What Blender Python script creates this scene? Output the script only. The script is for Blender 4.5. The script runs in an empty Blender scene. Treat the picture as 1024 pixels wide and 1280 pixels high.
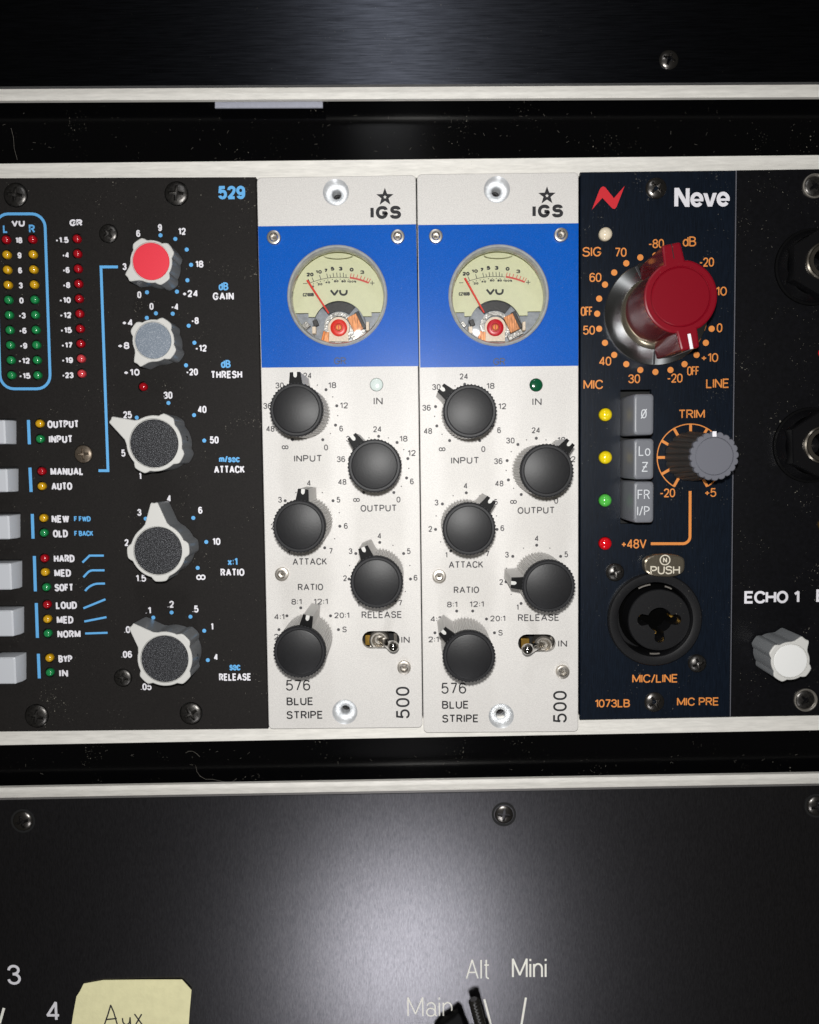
import bpy, math, random
from mathutils import Vector, Matrix
from mathutils.geometry import tessellate_polygon
random.seed(7)
S = 0.001                                  # all sizes below are in millimetres
C = bpy.context.scene.collection
PI = math.pi

# ------------------------------------------------------------------ camera
F = 1025.0                                 # focal length in photo pixels (1024 wide)
D = 192.0                                  # distance lens - front panels, mm
NX, NY, ROLL = 519.0, 572.0, 0.0112        # foot of the perpendicular from the lens on the panels
yc = Vector(((NX-512)/F, (640-NY)/F, -1)).normalized()
xc = Vector((math.cos(ROLL), math.sin(ROLL), 0)); xc = (xc - yc*xc.dot(yc)).normalized()
zc = xc.cross(yc)
M = Matrix((xc, yc, zc))                   # camera -> world rotation
cam = bpy.data.cameras.new('camera'); cam.sensor_fit = 'HORIZONTAL'; cam.sensor_width = 36
cam.lens = 36*F/1024; cam.clip_start = 0.005; cam.clip_end = 20
co = bpy.data.objects.new('camera', cam); C.objects.link(co)
co.matrix_world = Matrix.Translation((0, -D*S, 0)) @ M.to_4x4()
bpy.context.scene.camera = co

def U(px, py, w=0.0):                      # photo pixel -> (u, v, w) on the plane w mm in front of the panels
    d = M @ Vector(((px-512)/F, (640-py)/F, -1))
    t = (D - w)/d.y
    return (d.x*t, d.z*t, w)
K = D/F                                    # mm per photo pixel on the panels

# ------------------------------------------------------------------ world and lamps
sc = bpy.context.scene
sc.view_settings.view_transform = 'Standard'; sc.view_settings.look = 'None'
sc.view_settings.exposure = 0; sc.view_settings.gamma = 1
wd = bpy.data.worlds.new('World'); sc.world = wd; wd.use_nodes = True
bg = wd.node_tree.nodes['Background']; bg.inputs[0].default_value = (1, .93, .82, 1); bg.inputs[1].default_value = 0.035

def lamp(name, loc, target, size, power, col, shape='DISK', size_y=None):
    l = bpy.data.lights.new(name, 'AREA'); l.shape = shape; l.size = size*S; l.energy = power; l.color = col
    if size_y: l.size_y = size_y*S
    o = bpy.data.objects.new(name, l); C.objects.link(o)
    p = Vector((loc[0], -loc[2], loc[1]))*S; q = Vector((target[0], -target[2], target[1]))*S
    o.location = p; o.rotation_euler = (q-p).to_track_quat('-Z', 'Y').to_euler()
    return o
fx, fy, _ = U(515, 516, 0)
lamp('phone_flash', (fx, fy, D+1), (0, -4, 0), 5.0, 0.385, (1, .99, .97))
lamp('low_highlight_fill', (-8, -258, 225), (0, -112, 0), 75, 0.165, (.98, .98, 1))  # added soft light without a known source, makes the lower panel's hotspot
lamp('high_highlight_fill', (-16, 272, 300), (0, 100, 0), 45, 0.13, (.95, .97, 1))  # unseen area light added above for the upper panel's highlight

# ------------------------------------------------------------------ materials
def lin(c):
    return tuple(((x/255)/12.92 if x/255 <= .04045 else ((x/255+.055)/1.055)**2.4) for x in c) + (1,)
def mat(name, rgb, rough=.5, metal=0, bump=0, bscale=3.0, stretch=(1, 1, 1), var=0, vscale=1.0, vstretch=None,
        speck=0, speckcol=(190, 185, 170), aniso=0, tangent=None, coat=0, spec=.5, rvar=0, sparkle=0):
    m = bpy.data.materials.new(name); m.use_nodes = True
    nt = m.node_tree; N = nt.nodes; L = nt.links; p = N['Principled BSDF']
    p.inputs['Base Color'].default_value = lin(rgb); p.inputs['Roughness'].default_value = rough
    p.inputs['Metallic'].default_value = metal; p.inputs['Specular IOR Level'].default_value = spec
    if coat: p.inputs['Coat Weight'].default_value = coat; p.inputs['Coat Roughness'].default_value = .06
    if aniso:
        p.inputs['Anisotropic'].default_value = aniso
        cx = N.new('ShaderNodeCombineXYZ'); cx.inputs[0].default_value, cx.inputs[1].default_value, cx.inputs[2].default_value = tangent or (1, 0, 0)
        L.new(cx.outputs[0], p.inputs['Tangent'])
    if bump or var or speck or rvar or sparkle:
        tc = N.new('ShaderNodeTexCoord')
        def noise(scale, st, detail=3, rough_=.6):
            mp = N.new('ShaderNodeMapping'); mp.inputs['Scale'].default_value = [1000*scale*s for s in st]
            L.new(tc.outputs['Object'], mp.inputs[0])
            n = N.new('ShaderNodeTexNoise'); n.inputs['Scale'].default_value = 1; n.inputs['Detail'].default_value = detail
            n.inputs['Roughness'].default_value = rough_; L.new(mp.outputs[0], n.inputs['Vector']); return n
        col = None
        if var:
            n = noise(vscale, vstretch or stretch, 5, .65)
            r = N.new('ShaderNodeMapRange'); r.inputs[1].default_value = .3; r.inputs[2].default_value = .7
            r.inputs[3].default_value = 1-var; r.inputs[4].default_value = 1+var; L.new(n.outputs[0], r.inputs[0])
            hs = N.new('ShaderNodeHueSaturation'); hs.inputs['Color'].default_value = lin(rgb)
            L.new(r.outputs[0], hs.inputs['Value']); col = hs.outputs[0]
        if sparkle:
            n = noise(7, (1, 1, 1), 1, .5)
            r = N.new('ShaderNodeMapRange'); r.inputs[1].default_value = .55; r.inputs[2].default_value = .78
            r.inputs[3].default_value = 0; r.inputs[4].default_value = sparkle; L.new(n.outputs[0], r.inputs[0])
            mx = N.new('ShaderNodeMixRGB'); mx.inputs[1].default_value = lin(rgb); mx.inputs[2].default_value = (.9, .93, 1, 1)
            if col: L.new(col, mx.inputs[1])
            L.new(r.outputs[0], mx.inputs[0]); col = mx.outputs[0]
        if speck:
            n = noise(2.6, (1, 1, 1), 2, .5); n2 = noise(.12, (1, 1, 1), 2, .5)
            a = N.new('ShaderNodeMath'); a.operation = 'MULTIPLY_ADD'; a.inputs[1].default_value = .35; L.new(n2.outputs[0], a.inputs[0]); L.new(n.outputs[0], a.inputs[2])
            r = N.new('ShaderNodeMapRange'); r.inputs[1].default_value = .92; r.inputs[2].default_value = 1.0
            r.inputs[3].default_value = 0; r.inputs[4].default_value = speck; L.new(a.outputs[0], r.inputs[0])
            mx = N.new('ShaderNodeMixRGB'); mx.inputs[1].default_value = lin(rgb); mx.inputs[2].default_value = lin(speckcol)
            if col: L.new(col, mx.inputs[1])
            L.new(r.outputs[0], mx.inputs[0]); col = mx.outputs[0]
        if col: L.new(col, p.inputs['Base Color'])
        if rvar:
            n = noise(.25, stretch, 4)
            r = N.new('ShaderNodeMapRange'); r.inputs[1].default_value = .3; r.inputs[2].default_value = .7
            r.inputs[3].default_value = max(.03, rough-rvar); r.inputs[4].default_value = rough+rvar
            L.new(n.outputs[0], r.inputs[0]); L.new(r.outputs[0], p.inputs['Roughness'])
        if bump:
            n = noise(bscale, stretch, 3)
            b = N.new('ShaderNodeBump'); b.inputs['Strength'].default_value = 1; b.inputs['Distance'].default_value = bump*S
            L.new(n.outputs[0], b.inputs['Height']); L.new(b.outputs[0], p.inputs['Normal'])
    return m

MT = dict(
 charcoal = mat('charcoal_powder_coat', (35, 33, 32), .6, bump=.016, bscale=6, var=.25, vscale=3.5, speck=.4, spec=.12),
 silver = mat('silver_satin_panel', (216, 213, 209), .5, bump=.014, bscale=4, var=.15, vscale=4.2),
 blue = mat('blue_print', (0, 86, 182), .32, bump=.016, bscale=4, var=.14, vscale=4, speck=.25, sparkle=.05, spec=.18),
 navy = mat('navy_brushed', (12, 20, 31), .34, bump=.012, bscale=5, stretch=(1, 1, .06), var=.4, vscale=4, vstretch=(1, 1, .08), speck=.3, spec=.25),
 black = mat('black_panel', (11, 11, 14), .42, bump=.006, bscale=5, var=.35, vscale=1, speck=.5, spec=.2),
 anod = mat('black_anodised', (50, 52, 58), .36, metal=1, bump=.008, bscale=4, stretch=(.05, 1, 1), var=.4, vscale=3, vstretch=(.05, 1, 1), speck=.15, aniso=.8, tangent=(0, 0, 1)),
 anodlow = mat('black_anodised_satin', (96, 95, 99), .31, metal=1, bump=.012, bscale=5, var=.24, vscale=4.0, vstretch=(1, 1, .22), speck=.15),
 glossblk = mat('black_gloss', (5, 5, 6), .11, bump=.004, bscale=3, stretch=(.04, 1, 1), speck=.6, spec=.3, aniso=.93, tangent=(0, 0, 1)),
 alu = mat('rail_aluminium', (238, 235, 228), .42, metal=.1, bump=.014, bscale=3, stretch=(.10, 1, 1), var=.12, vscale=1.6, vstretch=(.12, 1, 1), speck=.6, speckcol=(140, 130, 115)),
 alupol = mat('countersink_aluminium', (236, 238, 240), .34, metal=.55, bump=.012, bscale=3),
 tab      = mat('grey_tab', (170, 172, 185), .5, var=.06),
 dark     = mat('dark_interior', (9, 9, 10), .7),
 screwblk = mat('black_screw', (84, 82, 80), .34, metal=.9, bump=.03, bscale=2.5, var=.5, vscale=1.5),
 screwold = mat('worn_screw', (120, 108, 95), .4, metal=.7, bump=.02, bscale=3, var=.4, vscale=2),
 steel    = mat('steel_screw', (196, 190, 181), .33, metal=.85, bump=.006, bscale=3),
 steeldk = mat('dark_chrome', (104, 101, 98), .27, metal=.95, bump=.02, bscale=2.5),
 chrome   = mat('chrome', (190, 188, 184), .10, metal=1),
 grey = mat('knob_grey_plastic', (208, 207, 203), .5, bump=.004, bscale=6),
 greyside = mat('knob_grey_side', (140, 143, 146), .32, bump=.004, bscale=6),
 knobgrey = mat('ribbed_grey_plastic', (205, 203, 200), .45),
 knobblk = mat('knob_black_plastic', (6, 6, 7), .5, spec=.12),
 ringblk = mat('knob_ring_plastic', (40, 40, 42), .45, bump=.01, bscale=6, var=.2, vscale=6, spec=.2),
 capgrey = mat('knob_cap_plastic', (25, 25, 27), .43, bump=.018, bscale=4.5, var=.35, vscale=5, spec=.34),
 insblack = mat('black_anodised_insert', (34, 34, 36), .45, bump=.015, bscale=6, sparkle=.5, var=.2, vscale=6, spec=.2),
 insgrey  = mat('grey_insert', (120, 130, 142), .42, bump=.015, bscale=6, sparkle=.5, var=.15, vscale=6),
 insred   = mat('red_insert', (232, 58, 74), .45, bump=.012, bscale=6, var=.1, vscale=6),
 inswhite = mat('white_insert', (236, 236, 234), .4, bump=.008, bscale=6),
 maroon = mat('maroon_plastic', (122, 8, 26), .36, bump=.006, bscale=6, speck=.2, spec=.25),
 marside = mat('maroon_side_plastic', (110, 10, 26), .13, spec=.6),
 white    = mat('white_print', (236, 234, 240), .6),
 lightblue= mat('light_blue_print', (100, 178, 236), .6),
 orange   = mat('orange_print', (226, 140, 62), .6),
 greyink  = mat('dark_grey_ink', (66, 64, 66), .6),
 greyinkb = mat('grey_ink_on_blue', (72, 78, 92), .6),
 blackink = mat('black_ink', (24, 24, 28), .6),
 redprint = mat('red_print', (206, 26, 40), .55),
 cream    = mat('cream_print', (255, 253, 244), .6),
 button   = mat('white_button_plastic', (205, 208, 214), .4),
 btngrey  = mat('grey_button_plastic', (112, 114, 120), .38, bump=.008, bscale=6),
 btnink   = mat('button_print', (205, 208, 212), .6),
 trimgrey = mat('trim_cap_plastic', (104, 105, 113), .6, bump=.006, bscale=6, spec=.3),
 trimblk = mat('trim_body_plastic', (72, 70, 68), .5, spec=.2),
 dial = mat('dial_face', (208, 210, 176), .6, var=.03, vscale=1, speck=.2, speckcol=(120, 120, 90)),
 dialink  = mat('dial_ink', (40, 42, 44), .6),
 dialred  = mat('dial_red', (205, 82, 74), .6),
 needle   = mat('needle_red', (226, 50, 34), .45),
 mechgrey = mat('movement_grey', (150, 155, 162), .35, var=.25, vscale=.7),
 mechdark = mat('movement_black', (34, 33, 34), .45, bump=.03, bscale=3, var=.4, vscale=2, speck=.6),
 mechsilv = mat('movement_silver', (160, 158, 154), .3, metal=.5, bump=.08, bscale=1.5, var=.35, vscale=1.5),
 mechcream = mat('movement_bracket', (222, 206, 186), .5, bump=.03, bscale=2, var=.14, vscale=2),
 copper = mat('copper_wire', (186, 124, 80), .4, metal=.4, bump=.08, bscale=2.2, stretch=(1, 1, .1), var=.6, vscale=2.5, vstretch=(1, 1, .15)),
 pivred   = mat('pivot_red', (222, 48, 36), .35),
 pivcrim  = mat('pivot_crimson', (196, 22, 40), .35),
 brass    = mat('brass', (214, 128, 70), .3, metal=.5),
 gold     = mat('gold_contact', (190, 150, 70), .3, metal=.9),
 bezel = mat('bezel_clear_plastic', (160, 162, 162), .12, coat=.6, var=.18, vscale=.6),
 pushmet = mat('push_tab_metal', (160, 150, 132), .24, metal=.85, bump=.05, bscale=1.0),
 pushline = mat('push_tab_relief', (232, 224, 205), .35, metal=.2),
 xlr = mat('jack_black_plastic', (22, 22, 24), .4, bump=.012, bscale=5, var=.25, vscale=3, speck=.3, spec=.35),
 xlrdark = mat('jack_well_black', (3, 3, 3), .9, spec=.05),
 paper = mat('yellow_paper', (250, 244, 194), .85, bump=.12, bscale=.6, var=.05, vscale=.4),
 pen      = mat('pen_ink', (46, 44, 48), .6),
 lint     = mat('lint', (120, 116, 108), .9),
)
def ledmat(name, rgb, emis=None):
    m = mat(name, rgb, .14, spec=.6, coat=.6, bump=.01, bscale=2)
    p = m.node_tree.nodes['Principled BSDF']
    if emis: p.inputs['Emission Color'].default_value = lin(rgb); p.inputs['Emission Strength'].default_value = emis
    return m
LED = dict(red=ledmat('led_red', (172, 20, 32)), pink=ledmat('led_pale_red', (214, 72, 78)), yellow=ledmat('led_yellow', (218, 168, 30)),
           green=ledmat('led_green', (34, 140, 78)), cream=ledmat('led_cream', (236, 222, 196)), byellow=ledmat('led_lemon', (240, 212, 14)),
           bgreen=ledmat('led_light_green', (84, 190, 74)), bred=ledmat('led_bright_red', (214, 10, 24)),
           clear=ledmat('led_clear', (222, 234, 230)), dgreen=ledmat('led_dark_green', (16, 84, 54)))
gm = bpy.data.materials.new('thin_clear_lens'); gm.use_nodes = True
n_ = gm.node_tree.nodes; n_.clear(); out = n_.new('ShaderNodeOutputMaterial'); mxs = n_.new('ShaderNodeMixShader')
tr = n_.new('ShaderNodeBsdfTransparent'); gl = n_.new('ShaderNodeBsdfGlossy'); gl.inputs['Roughness'].default_value = .05
fr = n_.new('ShaderNodeFresnel'); fr.inputs[0].default_value = 1.45
for a, b in ((fr.outputs[0], mxs.inputs[0]), (tr.outputs[0], mxs.inputs[1]), (gl.outputs[0], mxs.inputs[2]), (mxs.outputs[0], out.inputs[0])): gm.node_tree.links.new(a, b)
MT['glass'] = gm
MT['wall'] = mat('meter_wall_plastic', (226, 226, 200), .4)  # clear plastic drawn opaque, the dial's reflection put into its colour

# ------------------------------------------------------------------ mesh builder, in (u right, v up, w towards viewer) millimetres
class MB:
    def __init__(s): s.v = []; s.f = []; s.m = []; s.sm = []
    def add(s, vs, fs, mi=0, smooth=False):
        b = len(s.v); s.v += [tuple(x) for x in vs]
        for f in fs: s.f.append([i+b for i in f]); s.m.append(mi); s.sm.append(smooth)
    def mesh(s, name, mats, at=(0, 0, 0)):
        me = bpy.data.meshes.new(name)
        me.from_pydata([((x-at[0])*S, -(z-at[2])*S, (y-at[1])*S) for x, y, z in s.v], [], s.f)
        for m in (mats if isinstance(mats, (list, tuple)) else [mats]): me.materials.append(MT.get(m) if isinstance(m, str) else m)
        me.polygons.foreach_set('material_index', s.m); me.polygons.foreach_set('use_smooth', s.sm); me.update(); me.set_sharp_from_angle(angle=math.radians(34))
        return me
    # --- shapes
    def lathe(s, prof, n=32, c=(0, 0, 0), mi=0, smooth=True, a0=0, capend=True):   # prof: [(r, w)], outside to centre
        vs = []; fs = []
        for r, w in prof:
            for k in range(n):
                a = a0+2*PI*k/n; vs.append((c[0]+r*math.cos(a), c[1]+r*math.sin(a), c[2]+w))
        for j in range(len(prof)-1):
            for k in range(n):
                fs.append((j*n+k, j*n+(k+1) % n, (j+1)*n+(k+1) % n, (j+1)*n+k))
        if capend: fs.append([(len(prof)-1)*n+k for k in range(n)])
        s.add(vs, fs, mi, smooth)
    def rings(s, loops, mi=0, smooth=False, cap=True):       # list of loops (each list of (u,v,w)), stitched, last one capped
        n = len(loops[0]); vs = [p for l in loops for p in l]; fs = []
        for j in range(len(loops)-1):
            for k in range(n): fs.append((j*n+k, j*n+(k+1) % n, (j+1)*n+(k+1) % n, (j+1)*n+k))
        s.add(vs, fs, mi, smooth)
        if cap: s.poly([(x, y) for x, y, _ in loops[-1]], loops[-1][0][2], mi)
    def poly(s, pts, w, mi=0, holes=()):
        loops = [[Vector((x, y, 0)) for x, y in pts]] + [[Vector((x, y, 0)) for x, y in h] for h in holes]
        allp = [p for l in loops for p in l]
        fs = []
        for t in tessellate_polygon(loops):
            a, b, c = (allp[i] for i in t)
            z = (b-a).cross(c-a).z
            if abs(z) < 1e-9: continue
            fs.append(t if z > 0 else (t[0], t[2], t[1]))
        s.add([(p.x, p.y, w) for p in allp], fs, mi)
    def prism(s, pts, w0, w1, bev=.15, mi=0, draft=0, smooth=False, cap=True):
        pts = ccw(pts)
        L = [[(x, y, w0) for x, y in offset(pts, draft)], [(x, y, w1-bev) for x, y in pts]]
        if bev:
            L.append([(x, y, w1-bev*.3) for x, y in offset(pts, -bev*.3)]); L.append([(x, y, w1) for x, y in offset(pts, -bev)])
        s.rings(L, mi, smooth, cap)
    def plate(s, pts, w1, th=1.6, bev=.2, holes=(), mi=0, hmi=0, hdepth=None):
        pts = ccw(pts)
        ins = offset(pts, -bev)
        s.rings([[(x, y, w1-th) for x, y in pts], [(x, y, w1-bev) for x, y in pts], [(x, y, w1) for x, y in ins]], mi, cap=False)
        s.poly(ins, w1, mi, holes)
        for h in holes:
            h = ccw(h)[::-1]
            s.rings([[(x, y, w1) for x, y in h], [(x, y, w1-(hdepth or th)) for x, y in h]], hmi, cap=False)
    def box(s, u0, u1, v0, v1, w0, w1, bev=.15, r=.3, mi=0, draft=0):
        s.prism(rrect(u0, u1, v0, v1, r), w0, w1, bev, mi, draft)
    def tube(s, pts, rad, n=10, mi=0, smooth=True):
        pts = [Vector(p) for p in pts]
        if not isinstance(rad, (list, tuple)): rad = [rad]*len(pts)
        vs = []; fs = []
        for i, p in enumerate(pts):
            t = (pts[min(i+1, len(pts)-1)]-pts[max(i-1, 0)]).normalized()
            a = t.cross(Vector((0, 0, 1)) if abs(t.z) < .9 else Vector((1, 0, 0))).normalized(); b = t.cross(a)
            for k in range(n):
                q = p+(a*math.cos(2*PI*k/n)+b*math.sin(2*PI*k/n))*rad[i]; vs.append(tuple(q))
        for j in range(len(pts)-1):
            for k in range(n): fs.append((j*n+k, j*n+(k+1) % n, (j+1)*n+(k+1) % n, (j+1)*n+k))
        fs.append(list(range(n))[::-1]); fs.append([(len(pts)-1)*n+k for k in range(n)])
        s.add(vs, fs, mi, smooth)
    def stroke(s, pts, t, w, closed=False, mi=0):            # flat printed line of half width t
        n = len(pts)
        if n < 2: return
        P = [Vector((x, y)) for x, y in pts]
        if not closed:                                       # break at acute corners
            for i in range(1, n-1):
                a = (P[i]-P[i-1]); b = (P[i+1]-P[i])
                if a.length > 1e-6 and b.length > 1e-6 and a.normalized().dot(b.normalized()) < -.15:
                    e = a.normalized()*t*.35
                    s.stroke([tuple(p) for p in P[:i]]+[tuple(P[i]+e)], t, w, False, mi)
                    g = -b.normalized()*t*.35
                    s.stroke([tuple(P[i]+g)]+[tuple(p) for p in P[i+1:]], t, w+.003, False, mi); return
        vs = []; fs = []
        for i in range(n):
            if closed: a = P[i]-P[i-1]; b = P[(i+1) % n]-P[i]
            else:
                a = P[i]-P[max(i-1, 0)] if i else P[1]-P[0]; b = P[i+1]-P[i] if i < n-1 else a
            if a.length < 1e-7: a = b
            if b.length < 1e-7: b = a
            a = a.normalized(); b = b.normalized(); m = a+b
            m = m.normalized() if m.length > 1e-6 else a
            k = 1/max(.5, m.dot(a)); nn = Vector((-m.y, m.x))*t*k
            vs += [(P[i].x+nn.x, P[i].y+nn.y, w), (P[i].x-nn.x, P[i].y-nn.y, w)]
        for i in range(n if closed else n-1):
            j = (i+1) % n; fs.append((2*i, 2*i+1, 2*j+1, 2*j))
        s.add(vs, fs, mi)
    def dot(s, x, y, r, w, n=16, mi=0):
        s.add([(x+r*math.cos(2*PI*k/n), y+r*math.sin(2*PI*k/n), w) for k in range(n)], [list(range(n))], mi)
    def field(s, R, fn, n=48, m=14, c=(0, 0, 0), mi=0):      # height field on a disc, used for screw heads
        vs = [(c[0], c[1], c[2]+fn(0, 0))]; fs = []
        for j in range(1, m+1):
            r = R*j/m
            for k in range(n):
                a = 2*PI*k/n; vs.append((c[0]+r*math.cos(a), c[1]+r*math.sin(a), c[2]+fn(r, a)))
        for k in range(n): fs.append((0, 1+k, 1+(k+1) % n))
        for j in range(m-1):
            for k in range(n):
                fs.append((1+j*n+k, 1+(j+1)*n+k, 1+(j+1)*n+(k+1) % n, 1+j*n+(k+1) % n))
        s.add(vs, fs, mi, False)

def ccw(p):
    a = sum(p[i][0]*p[(i+1) % len(p)][1]-p[(i+1) % len(p)][0]*p[i][1] for i in range(len(p)))
    return list(p) if a > 0 else list(p)[::-1]
def offset(p, d):
    if not d: return list(p)
    o = []; n = len(p)
    for i in range(n):
        a = Vector(p[i])-Vector(p[i-1]); b = Vector(p[(i+1) % n])-Vector(p[i])
        if a.length < 1e-7: a = b
        if b.length < 1e-7: b = a
        a.normalize(); b.normalize(); m = a+b; m = m.normalized() if m.length > 1e-6 else a
        k = 1/max(.5, m.dot(a)); o.append((p[i][0]+m.y*d*k, p[i][1]-m.x*d*k))
    return o
def circ(x, y, r, n=24): return [(x+r*math.cos(2*PI*k/n), y+r*math.sin(2*PI*k/n)) for k in range(n)]
def fillet(pts, closed=False, seg=5):
    n = len(pts); out = []
    for i, (x, y, r) in enumerate(pts):
        if (not closed and i in (0, n-1)) or r <= 0: out.append((x, y)); continue
        p = Vector((x, y)); a = pts[i-1]; b = pts[(i+1) % n]; A = Vector(a[:2]); B = Vector(b[:2])
        def lim(q, q3, end): 
            l = (q-p).length; return min(r, l*(1 if (end or q3 <= 0) else .5))
        ea = (not closed and i == 1); eb = (not closed and i == n-2)
        da = lim(A, a[2], ea); db = lim(B, b[2], eb); mn_ = min(da, db)*1.3; da = min(da, mn_); db = min(db, mn_)
        p0 = p+(A-p).normalized()*da; p3 = p+(B-p).normalized()*db
        c1 = p0.lerp(p, .5523); c2 = p3.lerp(p, .5523)
        for k in range(seg+1):
            t = k/seg; q = p0*(1-t)**3+c1*3*t*(1-t)**2+c2*3*t*t*(1-t)+p3*t**3
            if not out or (Vector(out[-1])-q).length > 1e-5: out.append((q.x, q.y))
    if closed and len(out) > 1 and (Vector(out[0])-Vector(out[-1])).length < 1e-5: out.pop()
    return out
def rrect(u0, u1, v0, v1, r, seg=4): return fillet([(u0, v0, r), (u1, v0, r), (u1, v1, r), (u0, v1, r)], True, seg)
def quadpx(pts, w=0, r=0):                                   # pixel outline -> rounded mm outline on plane w
    q = [U(x, y, w)[:2] for x, y in pts]
    return fillet([(x, y, r) for x, y in q], True, 4) if r else q

# ------------------------------------------------------------------ objects
ABS = {}
def thing(name, label, cat, at, group=None):
    o = bpy.data.objects.new(name, None); C.objects.link(o); o.empty_display_size = .01
    o.location = (at[0]*S, -at[2]*S, at[1]*S); o['label'] = label; o['category'] = cat
    if group: o['group'] = group
    ABS[o.name] = at; return o
def part(name, mb, mats, parent, at=None, rot=0, label=None):  # mb in absolute mm unless a shared mesh is given (then at = place)
    if isinstance(mb, MB):
        if at is None:
            k = len(mb.v); at = (sum(p[0] for p in mb.v)/k, sum(p[1] for p in mb.v)/k, min(p[2] for p in mb.v))
        me = mb.mesh(name, mats, at)
    else: me = mb
    o = bpy.data.objects.new(name, me); C.objects.link(o)
    P = ABS.get(parent.name, (0, 0, 0)); o.parent = parent
    o.location = ((at[0]-P[0])*S, -(at[2]-P[2])*S, (at[1]-P[1])*S); o.rotation_euler = (0, -rot, 0)
    if label: o['label'] = label
    ABS[o.name] = at; return o
def sub(name, me, parent, off=(0, 0, 0), label=None):          # sub-part, mesh in the local frame of its (possibly turned) part
    o = bpy.data.objects.new(name, me); C.objects.link(o); o.parent = parent
    o.location = (off[0]*S, -off[2]*S, off[1]*S)
    if label: o['label'] = label
    return o

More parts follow.
